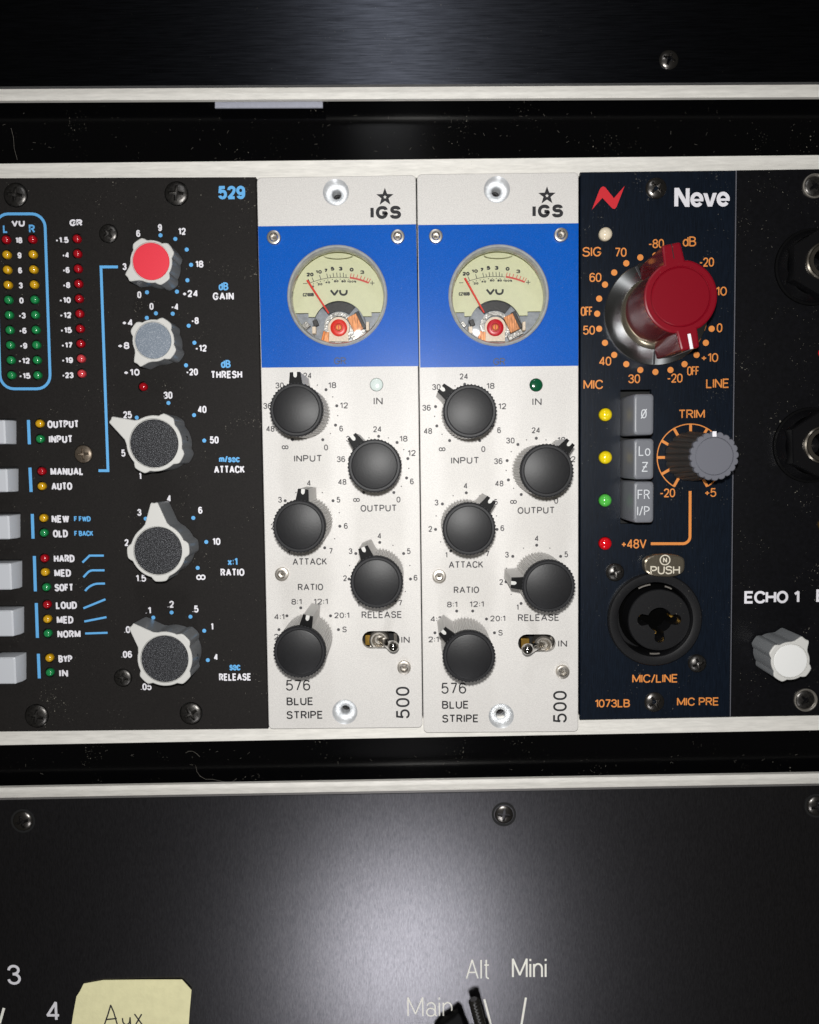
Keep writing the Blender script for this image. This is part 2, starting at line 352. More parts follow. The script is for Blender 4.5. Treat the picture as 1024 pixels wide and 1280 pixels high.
# ------------------------------------------------------------------ stroke lettering
Q = 9
def oval(x0, x1, y0, y1): return (1, [(x0, y0, Q), (x1, y0, Q), (x1, y1, Q), (x0, y1, Q)])
def ln(*p): return (0, [(a[0], a[1], a[2] if len(a) > 2 else 0) for a in p])
G = {
 'A': (.72, [ln((0, 0), (.36, 1), (.72, 0)), ln((.12, .33), (.60, .33))]),
 'B': (.6, [ln((0, 0), (0, 1), (.55, 1, Q), (.55, .53, Q), (0, .53)), ln((0, .53), (.6, .53, Q), (.6, 0, Q), (0, 0))]),
 'C': (.64, [ln((.64, .74), (.64, 1, Q), (0, 1, Q), (0, 0, Q), (.64, 0, Q), (.64, .26))]),
 'D': (.62, [(1, [(0, 0, 0), (.62, 0, .4), (.62, 1, .4), (0, 1, 0)])]),
 'E': (.52, [ln((.52, 0), (0, 0), (0, 1), (.52, 1)), ln((0, .52), (.46, .52))]),
 'F': (.5, [ln((0, 0), (0, 1), (.5, 1)), ln((0, .52), (.44, .52))]),
 'G': (.66, [ln((.64, .76), (.64, 1, Q), (0, 1, Q), (0, 0, Q), (.66, 0, Q), (.66, .45), (.36, .45))]),
 'H': (.6, [ln((0, 0), (0, 1)), ln((.6, 0), (.6, 1)), ln((0, .52), (.6, .52))]),
 'I': (.0, [ln((0, 0), (0, 1))]),
 'K': (.6, [ln((0, 0), (0, 1)), ln((.56, 1), (0, .38)), ln((.2, .6), (.6, 0))]),
 'L': (.48, [ln((0, 1), (0, 0), (.48, 0))]),
 'M': (.76, [ln((0, 0), (0, 1), (.38, .12), (.76, 1), (.76, 0))]),
 'N': (.6, [ln((0, 0), (0, 1), (.6, 0), (.6, 1))]),
 'O': (.68, [oval(0, .68, 0, 1)]),
 'P': (.56, [ln((0, 0), (0, 1), (.56, 1, Q), (.56, .46, Q), (0, .46))]),
 'R': (.58, [ln((0, 0), (0, 1), (.56, 1, Q), (.56, .5, Q), (0, .5)), ln((.3, .5), (.58, 0))]),
 'S': (.58, [ln((.55, .78), (.55, 1, Q), (.02, 1, Q), (.02, .53, Q), (.58, .53, Q), (.58, 0, Q), (0, 0, Q), (0, .22))]),
 'T': (.58, [ln((0, 1), (.58, 1)), ln((.29, 1), (.29, 0))]),
 'U': (.6, [ln((0, 1), (0, 0, .27), (.6, 0, .27), (.6, 1))]),
 'V': (.66, [ln((0, 1), (.33, 0), (.66, 1))]),
 'W': (.9, [ln((0, 1), (.22, 0), (.45, .95), (.68, 0), (.9, 1))]),
 'X': (.6, [ln((0, 0), (.6, 1)), ln((0, 1), (.6, 0))]),
 'Y': (.6, [ln((0, 1), (.3, .45), (.6, 1)), ln((.3, .45), (.3, 0))]),
 'Z': (.6, [ln((0, 1), (.6, 1), (0, 0), (.6, 0))]),
 'ƶ': (.6, [ln((0, 1), (.6, 1), (0, 0), (.6, 0)), ln((.08, .5), (.52, .5))]),
 'Ø': (.66, [oval(.06, .60, .04, .96), ln((0, -.04), (.66, 1.04))]),
 '0': (.52, [oval(0, .52, 0, 1)]),
 '1': (.24, [ln((0, .78), (.24, 1), (.24, 0))]),
 '2': (.52, [ln((0, .74), (0, 1, Q), (.5, 1, Q), (.5, .56, .3), (0, 0), (.52, 0))]),
 '3': (.54, [ln((.01, .76), (.01, 1, Q), (.5, 1, Q), (.5, .54, Q), (.2, .54)), ln((.2, .54), (.54, .54, Q), (.54, 0, Q), (0, 0, Q), (0, .24))]),
 '4': (.56, [ln((.42, 0), (.42, 1), (0, .26), (.56, .26))]),
 '5': (.53, [ln((.48, 1), (.07, 1), (.02, .5), (.1, .64, .1), (.53, .64, Q), (.53, 0, Q), (0, 0, Q), (0, .22))]),
 '6': (.54, [oval(0, .54, 0, .62), ln((.5, .84), (.48, 1, .2), (0, 1, Q), (0, .3))]),
 '7': (.5, [ln((0, 1), (.5, 1), (.16, 0))]),
 '8': (.54, [oval(0, .54, 0, .54), oval(.03, .51, .54, 1)]),
 '9': (.54, [oval(0, .54, .38, 1), ln((.54, .7), (.54, 0, Q), (.05, 0, Q), (.03, .18))]),
 '-': (.3, [ln((0, .42), (.3, .42))]), '+': (.46, [ln((0, .44), (.46, .44)), ln((.23, .2), (.23, .68))]),
 '/': (.34, [ln((0, -.05), (.34, 1.05))]), ':': (.0, [ln((-.05, .18), (.05, .18)), ln((-.05, .68), (.05, .68))]),
 '.': (.0, [ln((0, 0), (0, .06))]), '%': (.5, [oval(0, .2, .7, 1), oval(.3, .5, 0, .3), ln((0, 0), (.5, 1))]),
 '∞': (.9, [oval(0, .45, .2, .8), oval(.45, .9, .2, .8)]),
 'a': (.46, [ln((.03, .56), (.05, .72, Q), (.44, .72, Q), (.44, .1), (.5, 0)), oval(0, .44, 0, .42)]),
 'c': (.46, [ln((.46, .52), (.46, .72, Q), (0, .72, Q), (0, 0, Q), (.46, 0, Q), (.46, .2))]),
 'd': (.48, [oval(0, .48, 0, .72), ln((.48, 1), (.48, 0))]),
 'e': (.5, [ln((0, .37), (.5, .37), (.5, .72, Q), (0, .72, Q), (0, 0, Q), (.5, 0, Q), (.49, .18))]),
 'i': (.0, [ln((0, 0), (0, .72)), ln((0, .88), (0, 1))]), 'l': (.0, [ln((0, 0), (0, 1))]),
 'm': (.76, [ln((0, 0), (0, .72)), ln((0, .5), (.02, .72, Q), (.38, .72, Q), (.38, 0)), ln((.38, .5), (.4, .72, Q), (.76, .72, Q), (.76, 0))]),
 'n': (.44, [ln((0, 0), (0, .72)), ln((0, .45), (.02, .72, Q), (.44, .72, Q), (.44, 0))]),
 'o': (.5, [oval(0, .5, 0, .72)]),
 's': (.4, [ln((.38, .54), (.38, .72, Q), (.02, .72, Q), (.02, .38, Q), (.4, .38, Q), (.4, 0, Q), (0, 0, Q), (0, .18))]),
 't': (.28, [ln((.12, 1), (.12, 0, .12), (.28, 0)), ln((0, .72), (.28, .72))]),
 'u': (.44, [ln((0, .72), (0, 0, Q), (.44, 0, Q), (.44, .72)), ln((.44, .72), (.44, 0))]),
 'v': (.5, [ln((0, .72), (.25, 0), (.5, .72))]),
 'x': (.46, [ln((0, 0), (.46, .72)), ln((0, .72), (.46, 0))]),
}
def letters(mb, txt, cx, cy, w, h, t, plane=0.0, rot=0, lift=.03, gap=.2, mi=0):
    """lettering whose inked box is w x h photo pixels about pixel (cx, cy); t = stroke width in px"""
    x = 0; st = []
    for ch in txt:
        if ch == ' ': x += .38; continue
        gw, ss = G[ch]
        for cl, pts in ss: st.append((cl, [(px+x, py, r) for px, py, r in pts]))
        x += gw+gap
    xs = [p[0] for _, s_ in st for p in s_]; ys = [p[1] for _, s_ in st for p in s_]
    x0, x1, y0, y1 = min(xs), max(xs), min(ys), max(ys)
    k = (D-plane)/F; t2 = t*k/2; W = w*k-2*t2; H = h*k-2*t2
    sx = W/(x1-x0) if x1-x0 > 1e-6 else 1; sy = H/(y1-y0) if y1-y0 > 1e-6 else 1
    o = U(cx, cy, plane); ca, sa = math.cos(rot), math.sin(rot)
    for i, (cl, pts) in enumerate(st):
        P = [((a-(x0+x1)/2)*sx, (b-(y0+y1)/2)*sy, r*max(sx, sy)) for a, b, r in pts]
        P = fillet(P, bool(cl), 5)
        P = [(o[0]+a*ca-b*sa, o[1]+a*sa+b*ca) for a, b in P]
        mb.stroke(P, t2, plane+lift+.0015*(i % 4), bool(cl), mi)
def printed(name, parent, m, items, t=1.3, plane=0, dots=(), dr=2.4, lift=.03, label=None, gap=.2):
    if name in ('caption', 'lettering', 'model_name') and len(items) > 1:
        for it in items: printed(name, parent, m, [it], t, plane, (), dr, lift, label, gap)
        return
    mb = MB()
    for it in items:
        txt, cx, cy, w, h = it[:5]; tt = it[5] if len(it) > 5 else t
        letters(mb, txt, cx, cy, w, h, tt, plane, lift=lift, gap=gap)
    for d in dots:
        o = U(d[0], d[1], plane); mb.dot(o[0], o[1], (d[2] if len(d) > 2 else dr)*K, plane+lift)
    return part(name, mb, m, parent, label=label)
def pxline(mb, pts, t, plane=0, lift=.03, closed=False):      # printed line through pixels (x, y[, fillet px])
    P = [(*U(p[0], p[1], plane)[:2], (p[2] if len(p) > 2 else 0)*K) for p in pts]
    mb.stroke(fillet(P, closed, 6), t*K/2, plane+lift, closed)

# ------------------------------------------------------------------ shared small hardware
def phillips(R, hgt, m, recess=.42):
    def fn(r, a):
        q = r/R; w = hgt*math.sqrt(max(0, 1-(q**2)*.96))
        c = abs(math.cos(a)*r); s_ = abs(math.sin(a)*r)
        if min(c, s_) < R*.15*(1.2-q) and max(c, s_) < R*.62: w -= .9*hgt*(1.15-q)+.12
        elif r < R*.22: w -= .9*hgt
        return w
    mb = MB(); mb.field(R, fn, 56, 18); mb.lathe([(R, -.4), (R, hgt*.2)], 28, capend=False)
    return mb.mesh('screw', m)
def hexscrew(R, hgt):
    mb = MB()
    mb.lathe([(R, 0), (R, hgt*.75), (R*.93, hgt*.95), (R*.80, hgt), (R*.62, hgt), (R*.58, hgt*.7)], 28, capend=False)
    mb.lathe([(R*.60, hgt*.98), (R*.52, hgt*.86)], 6, capend=False, smooth=False)
    mb.lathe([(R*.56, hgt*.86), (R*.50, hgt*.35), (R*.25, hgt*.3), (0.01, hgt*.55)], 6, smooth=False)
    return mb.mesh('hex_screw', 'steel')
SCR = {}
def screw(parent, px, py, rpx, m='screwblk', w=0, rot=None, hgt=.30, rim=True, label=None):
    R = rpx*K*.86; key = (round(R, 2), m, hgt)
    if key not in SCR: SCR[key] = phillips(R, R*hgt, m)
    at = U(px, py, w)
    o = part('screw', SCR[key], None, parent, at, random.uniform(0, 1.5) if rot is None else rot, label)
    return o
HEX = hexscrew(8.6*K, 1.1)
def dome(R, hgt, n=20):
    mb = MB(); mb.lathe([(R, -.5), (R, .05)]+[(R*math.cos(a), .05+hgt*math.sin(a)) for a in (.25, .5, .75, 1.0, 1.25, 1.45)], n); return mb
LM = {}
def led(parent, px, py, rpx, col, w=-.1, hk=.75, label=None):
    key = (rpx, col, hk)
    if key not in LM: LM[key] = dome(rpx*K, rpx*K*hk).mesh('led', LED[col])
    return part('led', LM[key], None, parent, U(px, py, w), label=label)

# =================================================================== THE RACK FRAME
frame = thing('equipment_rack', 'bare aluminium rack rails with glossy black blank panels between the equipment', 'equipment rack', (0, -66, -14))
def lerp(a, b, t): return a+(b-a)*t
def band(y0l, y0r, y1l, y1r, x0=-240, x1=1270, w=0):          # pixel band given at x=0 and x=1024
    f = lambda l, r, x: l+(r-l)*x/1024
    return quadpx([(x0, f(y0l, y0r, x0)), (x1, f(y0l, y0r, x1)), (x1, f(y1l, y1r, x1)), (x0, f(y1l, y1r, x0))], w)
RW = -1.7
for a in ((107.8, 101.8, 125.6, 121), (204.2, 193.5, 227, 217), (907, 888, 931.8, 913), (984.8, 967, 1004, 986)):
    w = RW+(1.4 if a[0] in (107.8, 984.8) else 0)
    mb = MB(); mb.plate(band(*a, w=w), w, th=1.2, bev=.10); part('rail', mb, 'alu', frame)
for a in ((120, 115, 211, 201), (925, 906, 992, 975)):
    mb = MB(); mb.plate(band(*a, w=-6), -6, th=1.5, bev=.1); part('blank_panel', mb, 'glossblk', frame)
mb = MB(); mb.plate(band(-160, -160, 1440, 1440, -260, 1290, -13), -13, th=1.5, bev=.2); part('back_plate', mb, 'dark', frame)
mb = MB(); mb.plate(quadpx([(268.5, 118), (403.5, 118), (403.5, 134), (268.5, 134.5)], -2.4), -2.4, th=.6, bev=.12); part('tab', mb, 'tab', frame, label='short pale grey tab under the upper rail')
mb = MB()                                                     # lint and hairs on the black blanks
for (y0, y1, n) in ((140, 200, 110), (936, 978, 80)):
    for k in range(n):
        x = random.uniform(0, 1024); y = random.uniform(y0, y1); u, v, w = U(x, y, -6); a = random.uniform(0, PI)
        l = random.choice((.08, .12, .2, .35)); 
        mb.tube([(u-l*math.cos(a), v-l*math.sin(a), -5.95), (u, v+random.uniform(-.05, .05), -5.93), (u+l*math.cos(a), v+l*math.sin(a), -5.95)], .022, 4)
for pts in (((715, 955), (716, 961), (720, 967), (727, 971), (736, 971), (745, 973), (753, 975), (761, 974), (766, 970)), ((14, 160), (17, 172), (18, 186), (22, 200)), ((232, 941), (236, 939), (241, 939), (246, 942), (250, 946))):
    if pts[0][0] == 715: pts = tuple((x-470, y+3) for x, y in pts)
    mb.tube([(*U(x, y, -6)[:2], -5.93) for x, y in pts], .03, 5)
o = part('lint', mb, 'lint', frame); o['kind'] = 'stuff'

# =================================================================== UPPER AND LOWER RACK PANELS
up = thing('rack_unit', 'black brushed unit front above the module rack with one small screw at its lower edge', 'rack unit', U(512, 0, 0))
mb = MB(); mb.plate(quadpx([(-240, -170), (1270, -180), (1270, 100.6), (-240, 109)], 1.5), 1.5, th=1.4, bev=.15); part('faceplate', mb, 'anod', up)
screw(up, 836, 75, 13.5, 'steeldk', 1.4, hgt=.4)
low = thing('rack_unit', 'black satin unit front below the module rack lettered Alt, Mini and Main', 'rack unit', U(512, 1150, 0))
mb = MB(); mb.plate(quadpx([(-240, 1004.5), (1270, 978), (1270, 1450), (-240, 1450)], 1.5), 1.5, th=1.4, bev=.15); part('faceplate', mb, 'anodlow', low)
screw(low, 630, 1018, 14, 'steeldk', 1.3, hgt=.3); screw(low, 29, 1026, 15, 'steeldk', 1.3, hgt=.4); screw(low, 1021, 1007, 15, 'steeldk', 1.3, hgt=.4)
for x, y in ((630, 1018), (29, 1026), (1021, 1007)):
    mb = MB(); u, v, w = U(x, y, 1.5); mb.lathe([(15.5*K, 1.5), (15.5*K, 1.62), (13*K, 1.62), (12.6*K, 1.5)], 28, (u, v, 0), capend=False); part('washer', mb, 'dark', low)
printed('lettering', low, 'cream', [('Alt', 597.2, 1211.5, 31, 27, 1.9), ('Mini', 661.7, 1210, 45, 27, 2.5), ('Main', 537.5, 1258.5, 59, 27, 1.9)], plane=1.5)
printed('lettering', low, 'white', [('3', 17.6, 1218.5, 17.5, 27, 3.4), ('4', 66.5, 1264, 18.5, 27, 3.4)], plane=1.5)
for p_, t_ in (([(605.5, 1249), (616, 1290)], 2.8), ([(657.5, 1247), (650.5, 1290)], 2.8), ([(5, 1260), (-4, 1292)], 3.4)):
    mb = MB(); pxline(mb, p_, t_, 1.5); part('scale_line', mb, 'cream', low)
# selector with a bare threaded stud
mb = MB(); u, v, w = U(592, 1318, 1.5)
mb.lathe([(7.6, 1.5), (7.4, 2.2), (6.2, 3.4), (5.4, 4), (4.6, 4.2)], 28, (u, v, 0))
pk = [U(x, y, 4)[:2] for x, y in ((543, 1292), (551, 1281), (560, 1276), (568, 1270), (573, 1266), (578, 1270), (582, 1282), (588, 1296), (575, 1310), (550, 1310))]
mb.prism(pk, 1.6, 4, .5)
sw = part('selector_knob', mb, 'knobblk', low)
mb = MB(); a = Vector(U(607, 1304, 3.4)); b = Vector(U(592, 1249, 3.6)); pts = []; rad = []
for i in range(56):
    pts.append(tuple(a.lerp(b, i/55))); rad.append(1.22+(.16 if i % 4 in (0, 1) else -.06)+max(0, .9-i*.045))
rad[-1] = .9; mb.tube(pts, rad, 14, smooth=False)
st = part('threaded_stud', mb, mat('stud_black_metal', (34, 32, 29), .3, spec=.7), low)

# sticky note
nt_ = thing('sticky_note', 'torn pale yellow sticky note with the handwritten word Aux', 'sticky note', U(165, 1280, 1.7))
mb = MB(); w0 = 1.7
ol = [(104.6, 1229.7), (129, 1225.2), (180, 1224.2), (228, 1223.8), (240, 1236.4), (238, 1262), (236, 1300), (233, 1345), (84, 1345), (90, 1285), (92, 1268), (96, 1245), (100, 1239)]
pts = [U(x, y, w0)[:2] for x, y in ol]; mb.prism(pts, w0-.05, w0+.12, .02)
sx_ = U(165, 1280, w0)[0]
sy_ = U(165, 1224, w0)[1]; cz = lambda x, y: .05+.045*(sy_-y)+.012*(x-sx_)
mb.v = [(x, y, z+cz(x, y)) for x, y, z in mb.v]; part('sheet', mb, 'paper', nt_)
mb = MB()
for s_ in ([(131, 1281), (136, 1266), (139, 1255.5), (143, 1264), (149, 1283)], [(134, 1273), (147, 1271.5)], [(154, 1271), (155, 1279, 5), (163, 1279, 5), (163.5, 1270)], [(163.5, 1270), (164.5, 1281)], [(169, 1266), (179, 1279)], [(178, 1266), (170, 1280)]):
    pxline(mb, s_, 1.8, w0+.12)
mb.v = [(x, y, z+cz(x, y)+.03) for x, y, z in mb.v]; part('handwriting', mb, 'pen', nt_)

# =================================================================== 529 COMPRESSOR (left, black)
comp = thing('compressor_module', 'wide black module lettered 529 with silver winged knobs and rows of coloured indicator lamps', 'audio module', U(120, 910, 0))
leds = []; 
for i in range(10):
    t = i/9; col = 'red' if i == 0 else ('yellow' if i < 4 else 'green')
    leds.append((lerp(7.7, 14.4, t), lerp(299.5, 469, t), col)); leds.append((lerp(40.5, 47, t), lerp(299, 469, t), col))
    leds.append((lerp(96.3, 102.2, t), lerp(298.4, 467, t), 'red' if i < 6 else 'pink' if i > 7 else 'red'))
for x, y, c in ((49.7, 529.5, 'yellow'), (50.3, 548.7, 'green'), (52.2, 589, 'red'), (52.4, 607.7, 'yellow'), (54.5, 647.5, 'yellow'), (55, 666, 'green'), (55.7, 697.9, 'red'), (56.3, 715.1, 'yellow'), (58, 734, 'green'),
                (58.9, 755.7, 'red'), (59.3, 773.8, 'yellow'), (59.8, 791.7, 'green'), (61.9, 822.4, 'yellow'), (62.5, 840.4, 'green'), (179.2, 483.5, 'red')): leds.append((x, y, c))
scr = [(19.7, 243.8, 15, 'screwblk'), (220.8, 242, 15, 'screwblk'), (135.7, 292, 11.8, 'screwblk'), (104.5, 567.6, 11.8, 'screwold'), (153.8, 847.3, 11.8, 'screwblk'), (239, 891.8, 14.8, 'screwblk'), (46, 895, 15.5, 'screwblk')]
holes = [circ(*U(x, y)[:2], 6.7*K, 16) for x, y, c in leds]+[circ(*U(x, y)[:2], r*K, 28) for x, y, r, _ in scr]
BT = [(19, 525.5, 555.3), (21.6, 585.7, 614.5), (24, 643, 672.5), (26.3, 701.6, 734.6), (28.7, 759.4, 791.9), (31.5, 817, 850.4)]
for x, y0, y1 in BT: holes.append(quadpx([(x-36, y0-2.5), (x+1.4, y0-2.5), (x+1.4, y1+.6), (x-36, y1+.6)]))
mb = MB(); mb.plate(quadpx([(-82, 222.6), (319.8, 221), (335.2, 911), (-70, 915.4)]), 0, th=1.8, bev=.18, holes=holes, hdepth=1.5)
part('faceplate', mb, 'charcoal', comp)
mb = MB(); mb.plate(quadpx([(-75, 228), (316, 226), (329, 905), (-65, 908)]), -1.5, th=.3, bev=.05); part('backing_plate', mb, 'dark', comp)
for x, y, c in leds: led(comp, x, y, 5.2, c, -.75, .8)
for x, y, r, m in scr: screw(comp, x, y, r*1.08, m, -.25, hgt=.28)
# push buttons
for x, y0, y1 in BT:
    k = 3.4/D
    u1 = U(x-.5, (y0+y1)/2)[0]; v1 = U(x, y0)[1]; v0 = U(x, y1)[1]
    bm = MB(); u0 = u1-33*K
    bm.rings([[(a, b, -1.4) for a, b in rrect(u0, u1, v0, v1, .3)], [(a, b, 1.0) for a, b in rrect(u0, u1, v0, v1, .3)],
              [(a, b, 3.2) for a, b in rrect(u0+.2, u1-.55, v0+.05, v1-.05, .35)], [(a, b, 3.5) for a, b in rrect(u0+.45, u1-.9, v0+.3, v1-.3, .35)]], cap=True)
    part('push_button', bm, 'button', comp)
# printing
Wh = lambda items, dots=(), t=2.1: printed('lettering', comp, 'white', items, t)
printed('lettering', comp, 'lightblue', [('529', 289.7, 240.6, 33, 16, 3.6)], gap=.3)
printed('lettering', comp, 'lightblue', [('L', 6.8, 286, 6, 10, 2), ('R', 40, 286, 7.5, 10, 2)])
printed('lettering', comp, 'white', [('VU', 22.7, 279.2, 16.5, 8, 2.2), ('GR', 95, 278.4, 16, 8.2, 2.2)], gap=.3)
rows = [('18', 8.6), ('9', 5), ('6', 5), ('3', 5), ('0', 5.4), ('-3', 9), ('-6', 9.5), ('-9', 9.5), ('-12', 14.5), ('-15', 14.5)]
printed('scale_marking', comp, 'white', [(s_, lerp(23.6, 31, i/9), lerp(300.3, 469.8, i/9), w, 7.4, 1.9) for i, (s_, w) in enumerate(rows)], gap=.34)
rows = [('-1.5', 16.5), ('-4', 8.8), ('-6', 9), ('-8', 9.4), ('-10', 14.5), ('-12', 14.5), ('-15', 14.5), ('-17', 14), ('-19', 14.2), ('-23', 14.5)]
printed('scale_marking', comp, 'white', [(s_, lerp(85.8, 92, i/9)-w/2, lerp(300, 469, i/9), w, 7.4, 1.9) for i, (s_, w) in enumerate(rows)], gap=.34)
mb = MB(); pxline(mb, [(-6, 267.3, 16), (56, 267.3, 16), (63.2, 486, 17), (.5, 486, 17)], 3.4, closed=True); part('meter_outline', mb, 'lightblue', comp)
mb = MB(); pxline(mb, [(147.5, 333.6), (126.3, 333.6), (135.1, 588.3), (123.2, 588.3)], 3.4)
for a in ([(35.6, 525), (36.8, 555.3)], [(37.5, 584.5), (39, 614.9)], [(40.4, 642.4), (41.4, 673.3)], [(43, 695), (44.3, 739.2)], [(45.4, 753.8), (46.9, 797.3)], [(48, 817.2), (49.2, 848)]): pxline(mb, a, 3.9)
part('bracket_line', mb, 'lightblue', comp)
mb = MB(); c_ = lambda x, y: (x/5.33, 690+y/5.33)
for a in ([c_(550, 70), c_(597, 24), c_(692, 24)], [c_(556, 168), (*c_(598, 122), 4), c_(697, 122)], [c_(568, 260), (*c_(600, 212), 10), c_(700, 210)], [c_(556, 375), c_(703, 315)], [c_(562, 463), c_(710, 434)], [c_(568, 543), c_(717, 538)]): pxline(mb, a, 2.6)
part('curve_symbol', mb, 'lightblue', comp)
printed('lettering', comp, 'white', [('OUTPUT', 79, 530.2, 39.5, 9.6), ('INPUT', 76.1, 548.9, 30, 9.6), ('MANUAL', 83.8, 589.3, 41.6, 9.6), ('AUTO', 77.3, 607.8, 26.3, 9.6), ('NEW', 75.6, 648.7, 22.3, 9.6), ('OLD', 75.6, 667, 19, 9.6),
    ('HARD', 80.3, 698.2, 26.3, 9.6), ('MED', 78.4, 716.3, 21.2, 9.6), ('SOFT', 80.1, 734.5, 24, 9.6), ('LOUD', 83.1, 756.6, 26.8, 9.6), ('MED', 81.4, 774.8, 21.2, 9.6), ('NORM', 86.3, 792.6, 29.6, 9.6), ('BYP', 81.8, 823.6, 17.8, 9.6), ('IN', 79.6, 841.5, 11.3, 9.6)], 2.2, gap=.36)
printed('lettering', comp, 'lightblue', [('F FWD', 103, 648.6, 21, 6.8, 1.5), ('F BACK', 104.8, 666.8, 24, 6.8, 1.5)], gap=.3)
printed('caption', comp, 'white', [('GAIN', 279.2, 370.2, 26, 9.3), ('THRESH', 283.2, 468.2, 39, 9.3), ('ATTACK', 286.8, 586.8, 38.5, 9.4), ('RATIO', 290.7, 715.4, 30, 9.4), ('RELEASE', 294, 846.3, 41, 9.5)], 1.9, gap=.36)
printed('caption', comp, 'lightblue', [('dB', 279.5, 357.9, 12, 9.8), ('dB', 282.3, 454.9, 12, 9.8), ('m/sec', 286.8, 573.8, 26, 9), ('x:1', 290.7, 702.1, 12.5, 9.5), ('sec', 293.7, 834.5, 14, 7.5)], 1.9, gap=.3)
SC529 = [
 ([('6', 172.9, 291.8, 5, 8.5), ('9', 200, 284.4, 5, 8.5), ('12', 227.6, 289.2, 9.5, 8.5), ('18', 249.3, 330.1, 10, 8.5), ('+24', 237.9, 366.9, 19.5, 8.5), ('0', 174.2, 368.4, 5, 8.5), ('3', 155.8, 333.2, 5, 8.5)],
  [(323, 384), (408, 405), (473, 466), (498, 553), (477, 641), (417, 706), (246, 710)], (130, 210, 4.57)),
 ([('0', 189.5, 382.9, 5, 8.5), ('-4', 218.6, 383.5, 9.5, 8.5), ('-8', 243.8, 400.8, 9.5, 8.5), ('-12', 251.3, 435.2, 14.5, 8.5), ('-20', 240, 464.9, 15, 8.5), ('+4', 159.5, 403.2, 13.5, 8.5), ('+8', 154.5, 432, 14.5, 8.5), ('+10', 164.6, 465.4, 20, 8.5)],
  [(297, 830), (393, 832), (484, 901), (517, 998), (469, 1127), (245, 856)], (130, 210, 4.57)),
 ([('30', 210.1, 494, 11, 9), ('40', 252.7, 511.8, 11, 9), ('50', 267.9, 549.9, 11, 9), ('25', 159.5, 518.5, 11, 9), ('5', 154.3, 566.3, 5.2, 9), ('1', 175.3, 595, 3, 9)], [(413, 121), (577, 199), (642, 362), (210, 215)], (130, 480, 5.12)),
 ([('3', 174.3, 640.5, 5.3, 8.8), ('4', 211.4, 623, 5.5, 8.8), ('6', 250.5, 637.8, 5.3, 8.8), ('10', 270.6, 676.9, 10, 9), ('2', 158.3, 678.2, 5.2, 8.8), ('1.5', 176.3, 722.8, 13, 9), ('∞', 251.2, 721.6, 12, 7)], [(267, 862), (572, 857), (655, 1011), (600, 1177)], (130, 480, 5.12)),
 ([('.1', 185.3, 763, 7, 9), ('.2', 213.4, 755.4, 8.5, 9), ('.5', 244.3, 761.3, 8, 9), ('1', 265.2, 783.2, 3, 9), ('4', 270, 821.3, 5.3, 8.5), ('.08', 162, 787, 14, 9), ('.06', 158.3, 818, 14, 9), ('.05', 182.7, 858.4, 14, 9)], [(316, 420), (433, 387), (554, 414), (642, 504), (665, 692)], (130, 690, 5.12)),
]
for it, dd, (ox, oy, s_) in SC529:
    printed('scale_marking', comp, 'white', it, 1.8, gap=.32)
    printed('scale_dot', comp, 'lightblue', [], dots=[(ox+x/s_, oy+y/s_, 2.5) for x, y in dd])

def wing_outline(R, lobe, lobew, plen, pw, n=180):            # pointer along +u, three grip lobes at 90, 180 and 270 degrees
    out = []
    for k in range(n):
        a = 2*PI*k/n; r = R
        for q in (PI/2, PI, 3*PI/2):
            d = (a-q+PI) % (2*PI)-PI
            r = max(r, R+(lobe-R)*max(0, min(1, 1.35-(abs(d)/lobew)**2)))
        out.append((r*math.cos(a), r*math.sin(a)))
    # replace the part around angle 0 by a tapering pointer with a blunt end
    pts = [(x, y) for x, y in out if not (x > 0 and abs(y) < R*.50)]
    i0 = min(range(len(pts)), key=lambda i: (0 if pts[i][0] > 0 and pts[i][1] > 0 else 1, pts[i][1] if pts[i][0] > 0 else 9))
    pts = pts[i0:]+pts[:i0]                                    # starts just above the pointer, runs ccw, ends below it
    y1 = R*.50; x1 = math.sqrt(R*R-y1*y1)
    head = [(x1+R*.12, -y1*.80), (plen-pw*.25, -pw), (plen, -pw*.72), (plen-.12, 0), (plen, pw*.72), (plen-pw*.25, pw), (x1+R*.12, y1*.80)]
    return pts+head
